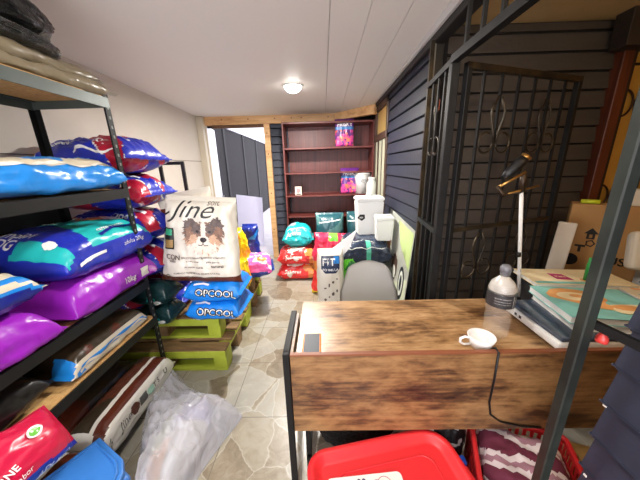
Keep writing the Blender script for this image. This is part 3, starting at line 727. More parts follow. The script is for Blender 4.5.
mistF = plastic_sheet('clear_sack_film', (200, 200, 206), .52, .1, (8, 1.0))
def sack_mesh():
    cxs = [(-1.10, 1.575), (-.92, 1.42), (-.70, 1.335), (-.535, 1.265), (-.60, 1.10), (-.66, .93), (-.70, .70), (-.70, .46), (-.77, .46), (-.82, .72), (-.97, .95), (-1.10, 1.26)]
    c0 = Vector((-.86, 1.02)); K = 140; R = 34
    per = []
    n = len(cxs)
    for k in range(K):
        f = k/K*n; i = int(f); g = f-i
        p0, p1, p2, p3 = [Vector(cxs[(i+q) % n]) for q in (-1, 0, 1, 2)]
        a = p1*(1-g)+p2*g; b = .5*((2*p1)+(p2-p0)*g+(2*p0-5*p1+4*p2-p3)*g*g+(3*p1-p0-3*p2+p3)*g**3)
        per.append(a*.45+b*.55)
    mb = MB(); bm = mb.bm
    for side in (1, 0):
        rings = []
        for r in range(1, R+1):
            q = r/R; row = []
            for k in range(K):
                p = c0+(per[k]-c0)*q
                if side:
                    z = .012+.235*(1-q**2.6)**.7
                    z += .03*max(0, 1-3*abs(noise.noise(Vector((p.x*6+4, p.y*5, 2)))))**2*(1-q**6)+.018*max(0, 1-3*abs(noise.noise(Vector((p.x*13, p.y*15, 7)))))**2*(1-q**6)
                    z += (.04*noise.noise(Vector((p.x*7, p.y*7, 3)))+.03*abs(noise.noise(Vector((p.x*16, p.y*12, 9))))+.012*noise.noise(Vector((p.x*34, p.y*30, 1))))*(1-q**6)
                else: z = .004
                row.append(bm.verts.new((p.x, p.y, max(z, .004))))
            rings.append(row)
        top = bm.verts.new((c0.x, c0.y, .245 if side else .004))
        for k in range(K):
            bm.faces.new((top, rings[0][k], rings[0][(k+1) % K])).smooth = True
            for a, b in zip(rings, rings[1:]): bm.faces.new((a[k], b[k], b[(k+1) % K], a[(k+1) % K])).smooth = True
    bmesh.ops.remove_doubles(bm, verts=bm.verts[:], dist=.003)
    return mb
o = sack_mesh().build('clear_plastic_sack', mistF); o.location = (0, 0, .001)
tag(o, 'large crumpled clear plastic sack of soft goods lying on the tiled floor', 'plastic sack')
lumpy('folded_fabric', 'pale lilac and white fabric bundle inside the clear sack', 'fabric', (-.81, 1.08, .012), .1, (.25, .42, .14), [M('lilac_fabric', (150, 144, 172), .8), M('white_fabric', (196, 194, 190), .8), M('pale_green_fabric', (200, 204, 176), .8), M('peach_fabric', (222, 184, 160), .8)],
      4, .18, zone=lambda c: 2 if c.x < -.06 and c.y > -.1 else 3 if c.x < -.02 and c.y < -.05 else 0 if c.y > .05 else 1)

# ------------------------------------------------------------------ pallets
lime = M('lime_green_paint', (150, 164, 38), .55, nz=(9, (172, 184, 66), 1), bump=(18, .2))
bare = wood_mat('rough_pallet_wood', [(84, 64, 40), (126, 98, 62), (156, 126, 84)], (1, 5, 5), .7)
def pallet(loc, w, d, h, label, top_lime=False):
    """origin at the front right corner on the floor; w to the left, d away"""
    t = thing('pallet', label, 'pallet', loc, 0, 'lime green pallets')
    for k in range(3):
        x1 = -k*(w-.1)/2
        for q in range(3):
            y = q*(d-.12)/2
            MB().box((x1-.10, y, .022), (x1, y+.12, h-.044), 0, .003).build('block', lime if k == 0 and q != 1 else bare, t)
        MB().box((x1-.10, 0, h-.044), (x1, d, h-.022), 0, .002).build('stringer', lime if k == 0 else bare, t)
    n = 5
    for k in range(n):
        y = k*(d-.1)/(n-1)
        MB().box((-w, y, h-.022), (0, y+.10, h), 0, .002).build('top_board', bare, t)
    for y in (0, d/2-.05, d-.1):
        MB().box((-w, y, 0), (0, y+.10, .022), 0, .002).build('bottom_board', lime if y == 0 else bare, t)
    MB().box((-w, -.004, h-.07), (-.0, .02, h-.01), 0, .002).build('front_rail', lime, t)
    return t
pallet((-.765, 1.655, 0), .95, .655, .185, 'lime green pallet on the floor at the bottom of the nearer pair')
pallet((-.845, 1.80, .186), .95, .52, .185, 'lime green pallet under the blue bags, upper one of the nearer pair')
pallet((-.785, 2.335, 0), .95, .62, .185, 'lime green pallet on the floor at the bottom of the farther pair')
pallet((-.795, 2.345, .186), .95, .62, .185, 'lime green pallet under the pink bag, upper one of the farther pair')
PZ = .372

# red and blue bag stack by the wall
def rb_zone(seed):
    def z(x, s, S):
        v = N2(x*1.0, s*1.6, 4.2, seed)+.35*math.sin(9*x+7*s+seed)
        return 1 if v > .16 else 2 if .10 < v <= .125 else 0
    return z
labs = ['lowest red and blue dog food bag in the wall stack behind the shelving', 'second from bottom red and blue dog food bag in the wall stack', 'third from bottom red and blue dog food bag in the wall stack',
        'red and blue dog food bag just left of the picture of the dog', 'shiny blue dog food bag with red streaks directly under the topmost one', 'red and blue dog food bag topmost of the stack by the cream wall']
hs = [.18, .175, .265, .245, .24, .245]; z = PZ
for k in range(6):
    bag('dog_food_bag', labs[k], 'dog food bag', (-1.505+[.01, .0, .0, .0, -.005, -.01][k], 2.125 if k < 2 else 1.905, z), math.radians([1, -2, 2, -3, 2, -4][k]), [blueF, dkredF, whiteF, white_print],
        zone=rb_zone(40+k), group='red and blue dog food bags stacked by the wall',
        decals=[(text('Dog', .07, bold=.02, shear=.2), .12, -.16, 0, 3), (text('Selection', .05, bold=.02, shear=.2), -.12, -.18, 0, 3), (stroke([(-.12+.04*q, .02*math.sin(q)) for q in range(8)], .012), .1, -.235, .1, 3), (rect(-.05, -.02, .05, .02), .2, -.08, .2, 3)],
        L=.635, W=.44, H=hs[k]-.004, seed=40+k, n=2.6, e=(3.2, 3.4), zs=.42, wr=.013, flange=(.02, .02))
    z += hs[k]
# dark green bags and blue bags under the dog bag
for k, (dz, lab) in enumerate([(0, 'dark green bag on the lime pallet, lower of the two left of the blue bags'), (.165, 'dark green bag directly below the left end of the white dog bag')]):
    bag('litter_bag', lab, 'bag', (-1.272, 1.775, PZ+dz), 0, [dkgreenF, tealF, white_print], zone=None, group='dark green bags on the pallet',
        decals=[(text('Bio', .05, bold=.02, shear=.3), .02, -.165, 0, 1), (stroke([(-.08+.04*q, .012*math.sin(q*2)) for q in range(5)], .008), 0, -.20, 0, 1), (ell(0, 0, .03, .014), .06, -.19, .3, 2)], L=.27, W=.22, H=.17, seed=50+k, n=2.6, e=(4, 4), zs=.45)
for k, (dz, lab) in enumerate([(0, 'sky blue bag with black and white lettering, lower one on the lime pallet'), (.165, 'sky blue bag with black and white lettering directly under the dog bag')]):
    bag('litter_bag', lab, 'bag', (-.845+.012*k, 1.885-.015*k, PZ+dz), math.radians(-2+3*k), [film('azure_film', (20, 128, 224)), black_ink, white_print], group='sky blue bags on the pallet',
        decals=[(text('OPCOOL', .07, bold=.09), .03, -.205, -.08, 1), (text('OPCOOL', .07, bold=.0), .03, -.205, -.08, 2), (stroke([(-.05, 0), (.02, .008), (.06, -.002)], .014), -.08, -.135, 0, 2), (rect(-.16, -.004, -.1, .004), 0, -.26, 0, 2)],
        L=.40, W=.34, H=.172, seed=55+k, n=2.8, e=(7, 7), zs=.45, wr=.006)
# big white dog food bag leaning on the pallet
def tufts(cx, cy, rx, ry, n, ln, w, seed):
    """filled patch edged with outward hair tufts"""
    rnd = random.Random(seed); vs = []; fs = []
    for k in range(n):
        a = 2*PI*k/n; r = 1+.10*rnd.uniform(-1, 1); vs.append((cx+rx*r*math.cos(a), cy+ry*r*math.sin(a)))
    fs.append(tuple(range(n)))
    for k in range(n*2):
        a = rnd.uniform(0, 2*PI); q = rnd.uniform(.75, 1.0); x, y = cx+rx*q*math.cos(a), cy+ry*q*math.sin(a)
        d = a+rnd.uniform(-.5, .5); l = ln*rnd.uniform(.6, 1.3); px, py = -math.sin(d)*w, math.cos(d)*w; b = len(vs)
        vs += [(x+px, y+py), (x-px, y-py), (x+l*math.cos(d), y+l*math.sin(d)-.3*l)]; fs.append((b, b+1, b+2))
    return vs, fs
FUR = [((0, -.02, .118, .098, 22, .03, .010, 1), 7), ((0, -.075, .085, .05, 18, .03, .010, 2), 4),
       ((-.088, .055, .044, .058, 16, .022, .008, 3), 6), ((.090, .058, .042, .060, 16, .022, .008, 4), 6), ((-.098, .012, .026, .045, 12, .022, .007, 12), 5), ((.10, .015, .026, .045, 12, .022, .007, 13), 5),
       ((0, .018, .076, .072, 20, .014, .008, 5), 5), ((.040, .048, .036, .034, 14, .012, .006, 6), 6), ((-.045, .045, .030, .030, 14, .012, .006, 7), 6),
       ((0, .035, .017, .062, 14, .010, .005, 8), 4), ((0, -.044, .050, .040, 18, .014, .007, 9), 4), ((-.065, -.025, .022, .03, 12, .014, .006, 10), 7), ((.065, -.025, .022, .03, 12, .014, .006, 11), 7)]
bW = film('ivory_film', (216, 210, 196)); ink = M('charcoal_script', (40, 40, 40), .45); inkl = M('grey_small_print', (96, 86, 76), .5)
face = [M('fur_cream', (226, 214, 200), .7), M('fur_brown', (150, 116, 98), .7, nz=(40, (120, 92, 78), 1)), M('fur_grey', (112, 98, 94), .7, nz=(40, (84, 74, 72), 1)), M('fur_tan', (206, 172, 146), .7, nz=(40, (184, 146, 118), 1)), M('nose_dark', (40, 34, 36), .5)]
mats = [bW, brownF, ink, inkl, *face, M('panel_black', (24, 26, 24), .5), M('panel_green', (40, 150, 110), .5), M('panel_gold', (150, 120, 70), .5)]
A = -PI/2
dec = [(text('Jine', .17, bold=-.002, shear=.45, sx=1.15), .235, .045, A, 2), (stroke([(-.25, .06), (-.24, .0), (-.20, -.03), (-.15, .0)], .012), .22, .04, A, 2), (text('soft', .055), .285, -.10, A, 3),
       *[(tufts(*q), .065, -.045, A, m_) for q, m_ in FUR],
       (ell(0, -.030, .024, .018), .065, -.045, A, 8), (ell(-.043, .026, .010, .009), .065, -.045, A, 8), (ell(.043, .026, .010, .009), .065, -.045, A, 8), (stroke([(-.034, -.066), (-.012, -.070), (0, -.058), (.012, -.070), (.034, -.066)], .006), .065, -.045, A, 8), (poly((-.003, -.045), (.003, -.045), (.003, -.06), (-.003, -.06)), .065, -.045, A, 8),
       (rect(-.035, -.075, .035, .075), .035, .195, A, 9), (rect(-.028, .022, .028, .066), .035, .195, A, 10), (rect(-.028, -.066, .028, -.01), .035, .195, A, 11)]
for x0, s0, w, tx in [(-.095, .165, .09, 'CON'), (-.12, .165, .06, 'pollo'), (-.095, .03, .12, 'SIN COLORANTES'), (-.12, .03, .1, 'ni conservantes'), (-.09, -.11, .13, 'ALIMENTO COMPLETO'), (-.12, -.11, .1, 'para perros'), (-.16, .02, .15, 'sin azucar anadida'), (-.15, -.14, .1, 'natural'), (-.205, 0, .26, 'ALIMENTO PREMIUM PARA PERROS ADULTOS'), (-.235, -.02, .22, 'razas medianas y grandes')]:
    dec.append((text(tx, w/max(len(tx), 4)*2.1, bold=.02), x0, s0, A, 3))
dec += [(ring(0, 0, .018, .024), -.24, .20, A, 3), (text('kg', .03), -.24, .14, A, 3)]
bag('dog_food_bag', 'tall ivory dog food bag printed with a shaggy dog face, leaning on the pallet', 'dog food bag', (-.915, 1.785, .700), 0, mats,
    zone=lambda x, s, S: 1 if x < -.236 else 0, decals=dec, L=.585, W=.60, H=.14, seed=60, n=2.8, e=(9, 5), zs=.42, stand=True, lean=.14, wr=.011, crumple=.35, taper=.17, flange=(.005, .03), tilt=(0, math.radians(4), math.radians(2)))
bag('dog_food_bag', 'ivory bag with brown band standing behind the dog face bag', 'dog food bag', (-.965, 1.99, .71), 0, [bW, brownF, inkl],
    zone=lambda x, s, S: 1 if .17 < x < .24 else 0, L=.61, W=.42, H=.08, seed=61, n=3, e=(8, 5), stand=True, lean=.05, flange=(.005, .03), tilt=(0, math.radians(-10), math.radians(2)))
# yellow, navy and pink bags on the far pallet
bag('pet_food_bag', 'tall bright yellow bag standing behind the dog face bag', 'pet food bag', (-.975, 2.62, PZ), 0, [yellowF, film('amber_print', (240, 160, 20)), white_print], zone=lambda x, s, S: 1 if N2(x, s, 8, 3) > .28 else 0,
    L=.52, W=.30, H=.16, seed=62, stand=True, pinch=(0, .35), wr=.016, tilt=(0, math.radians(2), .1))
bag('pet_food_bag', 'short yellow bag squeezed between the dog face bag and the pink bag', 'pet food bag', (-.86, 2.40, PZ), 0, [yellowF, film('amber_print'), white_print], zone=lambda x, s, S: 1 if N2(x, s, 8, 5) > .25 else 0, L=.26, W=.20, H=.14, seed=63, stand=True, wr=.014)
bag('pet_food_bag', 'navy blue bag standing behind the yellow bags near the doorway', 'pet food bag', (-.84, 2.885, PZ), 0, [film('navy_film', (20, 40, 128)), skyF], zone=lambda x, s, S: 1 if N2(x, s, 9, 1) > .3 else 0, L=.50, W=.17, H=.13, seed=64, stand=True, wr=.014)
bag('pet_food_bag', 'bright pink and navy bag slumped at the end of the far pallet', 'pet food bag', (-.74, 2.66, PZ+.002), math.radians(14), [pinkF, film('navy_film'), whiteF, orangeF], zone=lambda x, s, S: (1 if s < -.24 or x > .15 else 2 if N2(x, s, 14, 2) > .36 else 0),
    decals=[(text('GATO', .06, bold=.02), -.02, -.03, 0, 2), (blob(0, 0, .05, .03, 2), .06, -.1, 0, 3)], L=.32, W=.34, H=.21, seed=65, wr=.012)
# dark frame leaning on the wall
t = thing('metal_frame', 'empty dark upright frame standing behind the red and blue bag stack', 'frame', (-1.40, 2.50, 0))
f = MB()
for a, b in (((-.12, -.012, 0), (-.09, .012, 1.575)), ((.09, -.012, 0), (.12, .012, 1.575)), ((-.09, -.012, 1.545), (.09, .012, 1.575)), ((-.09, -.012, .10), (.09, .012, .13))): f.box(a, b, 0, .003)
f.build('frame', M('dark_walnut', (34, 30, 28), .5), t)
for o in t.children: o.location = (0, 0, 0)
#PART3
# ------------------------------------------------------------------ goods by the back wall
rb = [brightredF, whiteF, orangeF, yellowF, greenF, brownF]
for k, (z, lab) in enumerate([(0.0, 'bright red pet food bag lying on the floor tiles by the door post'), (.212, 'bright red pet food bag with white streaks directly under the turquoise bag')]):
    bag('pet_food_bag', lab, 'pet food bag', (-.375+.01*k, 3.46, z+.001), math.radians(-2+3*k), rb, group='red bags by the door post',
        zone=lambda x, s, S, k=k: (1 if N2(x, s, 13, 5+k) > .42 else 2 if x > .16 and s < -.1 else 0),
        decals=[(text('Sabores', .07, bold=.02, shear=.2), -.05, -.24, 0, 1), (blob(0, 0, .06, .05, k), .15, -.18, 0, 2), (text('Cat', .09, bold=.02), -.08, -.06, 0, 1), (blob(0, 0, .12, .03, 3), -.02, -.13, .1, 1)],
        L=.50, W=.42, H=.222, seed=70+k, n=2.9, e=(7, 7), wr=.012)
bag('pet_food_bag', 'round turquoise bag with silvery top on the red bags', 'pet food bag', (-.355, 3.50, .425), math.radians(3), [film('turquoise_film', (22, 172, 176)), film('silver_film', (150, 160, 168)), white_print, blueF],
    zone=lambda x, s, S: (1 if N2(x, s, 7, 3) > -.02 and s > -.12 else 0), decals=[(text('Arena', .08, bold=.02, shear=.2), -.06, -.19, 0, 2), (stroke([(-.14+.04*q, .01*math.sin(2*q)) for q in range(8)], .01), 0, -.12, .05, 2)],
    L=.38, W=.36, H=.32, seed=73, n=2.2, e=(2.6, 2.6), wr=.012)
gfilm = film('blue_green_film', (38, 84, 92))
for k, (x, w, h, lab) in enumerate([(.085, .40, .85, 'large dull green bag standing behind the pink and red bag'), (.46, .26, .86, 'dull green bag standing in the corner behind the tall white bin')]):
    bag('pet_food_bag', lab, 'pet food bag', (x, 3.62, 0), 0, [gfilm, white_print, film('pale_green_film', (88, 130, 128))], zone=lambda x_, s, S: 2 if N2(x_, s, 5, 1) > .25 else 0, group='green bags at the back',
        decals=[(stroke([(-.15+.05*q, .006*q) for q in range(7)], .014), h/2-.10, 0, -PI/2, 1)], L=h, W=w, H=.26, seed=75+k, n=2.5, e=(9, 5), stand=True, flange=(0, .02))
bag('dog_food_bag', 'upright pink and red bag with a brown dog picture behind the small ivory bag', 'dog food bag', (.06, 2.93, 0), 0, [film('rose_red_film', (222, 40, 76)), film('pale_pink_print', (240, 190, 190)), orangeF, yellowF, greenF, film('dog_brown_print', (88, 54, 42)), brightredF],
    zone=lambda x, s, S: (3 if x < -.33 else 4 if .30 < x and abs(s) < .05 else 6 if x < -.08 and N2(x, s, 6, 2) > -.1 else 2 if x < .05 and s > .02 else 1 if N2(x, s, 10, 6) > .3 and x > .0 else 0),
    decals=[(blob(0, 0, .075, .06, 3), .15, -.02, -PI/2, 5), (blob(0, 0, .03, .05, 7), .12, .07, -PI/2, 5), (blob(0, 0, .05, .05, 5), .04, .14, -PI/2, 2), (text('Adult', .06, bold=.02), -.2, .05, -PI/2, 1), (blob(0, 0, .05, .04, 9), -.05, .12, 0, 4), (blob(0, 0, .03, .02, 4), -.16, .1, 0, 5)],
    L=.72, W=.44, H=.16, seed=78, n=2.6, e=(8, 5), stand=True, wr=.016, lean=.06, tilt=(0, math.radians(4), math.radians(3)))
bag('pet_food_bag', 'bright green bag standing between the ivory bag and the dark wrapped bags', 'pet food bag', (.215, 2.52, 0), 0, [film('bright_green_film', (96, 204, 40)), film('deep_green_film', (30, 110, 50)), yellowF], zone=lambda x, s, S: 1 if N2(x, s, 8, 4) > .3 else 0,
    L=.62, W=.20, H=.12, seed=79, stand=True, wr=.012)
fit = bag('pet_food_bag', 'small ivory bag with navy shield label standing behind the grey chair', 'pet food bag', (.055, 2.36, 0), 0, [film('warm_white_film', (220, 214, 202)), film('ink_blue_film', (22, 38, 74)), white_print, inkl, skyF],
    decals=[(poly((-.085, .09), (.085, .09), (.085, -.03), (.05, -.075), (-.05, -.075), (-.085, -.03)), .235, 0, -PI/2, 1), (rect(.03, .02, .08, .085), .235, 0, -PI/2, 4), (text('FIT', .095, bold=.015), .265, .015, -PI/2, 2), (text('FORMULA', .032, bold=.02), .195, .0, -PI/2, 2)] +
           [(blob(0, 0, .008+.006*(k % 3), .008+.004*(k % 2), k), .10-.03*k, -.06+.037*((k*5) % 4), 0, 3) for k in range(14)],
    L=.72, W=.27, H=.15, seed=80, n=2.7, e=(9, 6), stand=True, pinch=(0, .1), flange=(.0, .02), wr=.008, crumple=.6, lean=.03)
fp = MB().prism([(-.04, .68), (.036, .56), (.19, .725), (.262, .915)], -.002, .002, 0, Matrix.Translation((0, .05, 0)) @ Matrix.Rotation(PI/2, 4, 'X')).build('paper_flap', M('white_card', (246, 246, 246), .5), fit)
fp['label'] = 'folded white card tucked into the top of the bag'
dwrap = M('navy_black_wrap', (30, 38, 54), .18, bump=(18, .6), nz=(9, (54, 66, 86), .7), coat=.3)
for k, (z, L, lab) in enumerate([(0, .42, 'dark shiny wrapped bag lying lowest by the poster'), (.235, .44, 'dark shiny wrapped bag in the middle of the pile by the poster'), (.485, .50, 'dark shiny wrapped bag with mint strap under the white bins')]):
    bag('wrapped_bag', lab, 'bag', (.425, 2.75, z+.001), 0, [dwrap, film('mint_strap', (80, 178, 150)), white_print], group='dark wrapped bags under the bins',
        zone=lambda x, s, S, k=k: 1 if k and abs(x-.02) < .022 and s < -.16 else 0, decals=([] if k < 1 else [(stroke([(-.2+.05*q, .012*math.sin(q*2.3+k)) for q in range(9)], .006), 0, -.27, 0, 2), (stroke([(-.12+.05*q, .02*math.sin(q*1.9+k)) for q in range(6)], .005), -.05, -.18, 0, 2)]),
        L=L, W=.56, H=.25+.02*(k == 2), seed=82+k, n=3.4, e=(6, 6), wr=.008)
t = thing('storage_bin', 'tall white lidded bin with a black emblem on the dark wrapped bag', 'bin', (.50, 2.87, .755), math.radians(3))
b = MB()
def taper(mb, w0, d0, w1, d1, z0, z1, mi=0, bev=.012):
    tt = bmesh.new(); bmesh.ops.create_cube(tt, size=1)
    for v in tt.verts:
        u = v.co.z+.5; v.co = Vector((v.co.x*(w0+(w1-w0)*u), v.co.y*(d0+(d1-d0)*u), z0+(z1-z0)*u))
    bmesh.ops.bevel(tt, geom=tt.edges[:], offset=bev, segments=3, affect='EDGES'); 
    for f in tt.faces: f.smooth = False
    mb.add(tt, mi)
taper(b, .25, .20, .285, .22, 0, .375)
b.decal(poly((-.05, 0), (-.02, .035), (.03, .035), (.035, -.01), (0, -.035)), plane((-.095, -.1075, .20), (1, 0, .0), (0, -.03, 1)), 1); b.decal(text('PET', .024, bold=.02), plane((-.10, -.109, .20), (1, 0, 0), (0, -.03, 1)), 0)
b.build('body', [white_pl, black_ink], t)
l = MB(); taper(l, .30, .235, .29, .225, .375, .415, 0, .01); l.build('lid', white_pl, t)
MB().tube([(-.03, 0, .41), (-.028, 0, .432), (-.014, 0, .444), (.014, 0, .444), (.028, 0, .432), (.03, 0, .41)], .007).build('handle', offwhite, t)
t = thing('step_bin', 'small white flip top bin in front of the taller white bin', 'bin', (.605, 2.58, .76), math.radians(-4))
b = MB(); taper(b, .15, .13, .17, .15, 0, .215, 0, .012); b.build('body', white_pl, t)
l = MB(); taper(l, .185, .165, .175, .155, .215, .25, 0, .01); l.box((.02, -.05, .249), (.06, -.01, .253), 1).build('lid', [white_pl, M('lid_button', (150, 150, 146), .4)], t)
# poster board
p = MB(); Y0, Y1 = 2.03, 2.84
def pz(a, b): return Vector((.655+.078*b/.98, Y1-a*(Y1-Y0), b))      # a 0..1 far to near, b height
p.sheet(lambda u, v: pz(u, v*(1.04-.06*u)), 4, 4, 0, .008)
def pd(a, b): q = pz(a, b); return q+Vector((-.0015, 0, .0))
p.decal(poly((.02, .02), (.98, .02), (.98, .55), (.5, .35), (.02, .5)), pd, 1, .1)
p.decal(poly((.45, .98), (.98, .95), (.98, .62), (.8, .70), (.6, .78)), pd, 2, .1)
p.decal(blob(.12, .66, .09, .17, 3), lambda a, b: pd(a, b)+Vector((-.001, 0, 0)), 3, .1)
p.decal(blob(.50, .52, .11, .12, 4), lambda a, b: pd(a, b)+Vector((-.001, 0, 0)), 4, .1); p.decal(blob(.50, .47, .07, .06, 5), lambda a, b: pd(a, b)+Vector((-.002, 0, 0)), 0, .1)
p.decal(ell(.80, .45, .10, .16), lambda a, b: pd(a, b)+Vector((-.001, 0, 0)), 5, .1); p.decal(ell(.80, .45, .07, .12), lambda a, b: pd(a, b)+Vector((-.002, 0, 0)), 0, .1); p.decal(ell(.80, .45, .035, .08), lambda a, b: pd(a, b)+Vector((-.003, 0, 0)), 5, .1)
p.decal(blob(.42, .27, .10, .09, 6), lambda a, b: pd(a, b)+Vector((-.001, 0, 0)), 4, .1)
tag(p.build('poster_board', [M('poster_white', (224, 226, 214), .4), M('poster_pale', (214, 220, 190), .4), M('poster_green', (186, 206, 136), .4), M('poster_tan', (190, 130, 84), .4), M('poster_brown', (84, 66, 54), .4), M('poster_ink', (34, 40, 44), .4)]),
    'pale green poster board with dog pictures leaning on the navy wall', 'poster')

# grey shell chair
t = thing('shell_chair', 'grey moulded plastic chair behind the wooden desk', 'chair', (.315, 1.52, 0), 0)
def shell(u, v):
    s = 2*u-1
    if v < .5:
        q = v/.5; y = -.22+.40*q; z = .45-.02*math.sin(PI*q)+.03*abs(s)**2.5; w = .21-.02*q*0
    else:
        q = (v-.5)/.5; y = .18+.075*q+.03*(1-(1-q)**2)-.045*abs(s)**2*(1-.4*q); z = .45+.375*q; w = .215*(1-.10*q-.0*q)
        if q > .45: w *= (1-.30*(q-.45)/.55)
        if q > .84: w *= math.sqrt(max(1-((q-.84)/.175)**2.4, 0))
    if v < .12: w *= .9+.1*v/.12
    return Vector((s*w, y, z))
MB().sheet(shell, 18, 40, 0, .008).build('shell', M('grey_shell', (192, 190, 186), .42), t)
for sx in (-1, 1):
    for y0, y1 in ((-.1, -.22), (.12, .2)): MB().tube([(sx*.12, y0, .44), (sx*.2, y1, 0)], [.016, .011], 0, 10).build('leg', M('beech_leg', (176, 140, 96), .5), t)
MB().tube([(-.15, -.14, .30), (.15, -.14, .30), (.15, .15, .30), (-.15, .15, .30)], .005, 0, 6, True).build('brace', black_metal, t)

# ------------------------------------------------------------------ desk
rust = rustic_mat('rustic_desk_wood', [(56, 37, 26), (106, 76, 48), (144, 108, 70), (166, 130, 90), (188, 154, 112)], [.42, .53, .60, .67, .78], .34, 0)
rustp = rustic_mat('rustic_panel_wood', [(36, 22, 15), (78, 52, 33), (118, 84, 51), (142, 106, 67), (162, 126, 84)], [.45, .54, .61, .68, .78], .42, 2.3)
edge = M('red_brown_edge_band', (128, 74, 46), .5)
t = thing('desk', 'rustic brown wooden desk with deep front panel and black steel frame', 'desk', (-.165, .905, 0))
DX = 2.02
MB().box((.03, .018, .69), (DX, .505, .715), 0, .002).build('desktop', rust, t)
MB().box((.012, 0, .337), (DX, .017, .75), 0, .0015).box((.012, -.0003, .742), (DX, .0175, .7505), 1).build('front_panel', [rustp, edge], t)
MB().box((.008, .018, .45), (.024, .335, .742), 0, .001).build('side_panel', rustp, t)
MB().box((-.018, -.006, 0), (.010, .022, .757), 0, .002).box((-.018, .012, .735), (.010, .338, .757), 0, .002).box((-.018, .316, 0), (.010, .338, .74), 0, .002).build('side_frame', black_metal, t)
for x, y in ((.055, .05), (DX-.1, .05), (.055, .46), (DX-.1, .46)): MB().box((x, y, 0), (x+.025, y+.025, .69), 0, .002).build('leg', black_metal, t)
MB().box((.055, .46, .66), (DX-.1, .485, .69), 0, .002).box((.055, .05, .10), (.08, .47, .125), 0, .002).build('frame_rail', black_metal, t)
# phone
t = thing('phone', 'dark phone in an orange case lying at the left end of the desk', 'phone', (-.066, 1.008, .7155), 0)
MB().box((-.042, -.077, 0), (.042, .079, .010), 0, .004, seg=2).build('case', M('orange_case', (226, 128, 40), .45), t)
MB().box((-.035, -.070, .009), (.035, .072, .0112), 0, .001).build('screen', M('dark_glass', (44, 48, 58), .4, spec=.15), t)
# mug
t = thing('mug', 'white ceramic mug near the front edge of the desk', 'mug', (.678, .984, .716))
MB().lathe([(0, 0), (.036, 0), (.041, .005), (.050, .034), (.056, .055), (.0535, .057), (.047, .034), (.036, .009), (0, .007)], n=36).build('body', M('white_glaze', (234, 232, 228), .2, coat=.4), t)
MB().tube([(-.051, -.0, .046), (-.072, .0, .052), (-.090, .0, .044), (-.090, .0, .026), (-.074, 0, .014), (-.044, 0, .015)], .0055, 0, 10).build('handle', M('white_glaze', (1, 1, 1)), t)
# bottle
t = thing('water_bottle', 'clear water bottle with a dark label and grey sports cap', 'bottle', (.798, 1.075, .716))
MB().lathe([(0, .004), (.045, 0), (.055, .012), (.057, .05), (.053, .06), (.057, .07), (.057, .10), (.052, .115), (.057, .13), (.060, .15), (.060, .235), (.058, .25), (.048, .275), (.026, .297), (.017, .305), (.017, .32)], n=40).build('body', plastic_sheet('clear_bottle_plastic', (214, 208, 198), .88, .05, (14, .25)), t)
lb = MB().lathe([(.0608, .165), (.0612, .17), (.0612, .225), (.0608, .23)], n=40)
cyl = lambda r: (lambda a, b: Vector((r*math.sin(a/r), -r*math.cos(a/r), b)))
lb.decal(text('agua de manantial', .010, -.028, .212), cyl(.0618), 1, .01); lb.decal(text('mineral natural sin gas', .008, -.028, .198), cyl(.0618), 1, .01); lb.decal(text('conservar en lugar fresco', .007, -.028, .186), cyl(.0618), 1, .01); lb.decal(rect(.02, .17, .024, .226), cyl(.0618), 1); lb.decal(text('500', .022, .05, .2, .02), cyl(.0618), 1, .01)
lb.build('label', [M('charcoal_label', (46, 44, 46), .4), M('label_print', (186, 184, 180), .4)], t)
MB().lathe([(.021, .312), (.021, .328), (.024, .33), (.024, .348), (.017, .358), (.010, .360), (0, .360)], n=24).build('cap', M('grey_cap', (104, 104, 108), .35), t)
MB().lathe([(.0565, .236), (.059, .245), (.048, .276), (.026, .298), (.018, .306)], n=40).build('frosted_shoulder', plastic_sheet('milky_plastic', (214, 208, 198), .35, .2, (14, .1)), t)
t.scale = (.93, .93, .965)
# scanner / laminator
t = thing('desktop_scanner', 'white flatbed scanner with dark glass lid beside the bottle', 'scanner', (1.165, 1.09, .716), 0)
MB().box((-.17, -.14, 0), (.19, .15, .025), 0, .004).build('base', black_flat, t)
MB().box((-.205, -.165, .018), (.21, .17, .058), 0, .010, seg=2).box((-.2055, .045, .034), (-.2045, .060, .048), 1).box((-.2055, .075, .034), (-.2045, .090, .048), 1).build('body', [white_pl, black_ink], t)
MB().box((-.195, -.165, .058), (.20, .165, .076), 0, .006, seg=2).build('lid', M('slate_glass', (64, 74, 88), .12, spec=.7, nz=(4, (52, 62, 78), 1)), t)
# books
def book(loc, rz, w, d, h, cover, label, art=None, extra=()):
    t = thing('book', label, 'book', loc, rz)
    MB().box((-w/2+.003, -d/2+.003, .003), (w/2-.002, d/2-.003, h-.003), 0).build('pages', M('page_white', (224, 222, 216), .7, nz=(60, (200, 198, 192), 1, (1, 1, 40))), t)
    c = MB().box((-w/2, -d/2, h-.003), (w/2, d/2, h)).box((-w/2, -d/2, 0), (w/2, d/2, .003)).box((w/2-.003, -d/2, 0), (w/2, d/2, h))
    for k, (sh, mi) in enumerate(art or []): c.decal(sh, lambda a, b, k=k: Vector((a, b, h+.0006+.0004*k)), mi)
    c.build('cover', [cover, *extra], t)
    return t
teal_c = M('pale_teal_cover', (128, 190, 182), .45); or_c = M('orange_print_ink', (222, 160, 98), .45); cr_c = M('cream_print_ink', (232, 214, 172), .45); mg_c = M('magenta_print_ink', (176, 30, 100), .45); tq = M('turquoise_print_ink', (50, 160, 170), .45)
book((1.265, 1.095, .7925), math.radians(-8), .37, .29, .032, M('white_cover', (206, 204, 198), .5), 'thick white book directly on the scanner under the teal one')
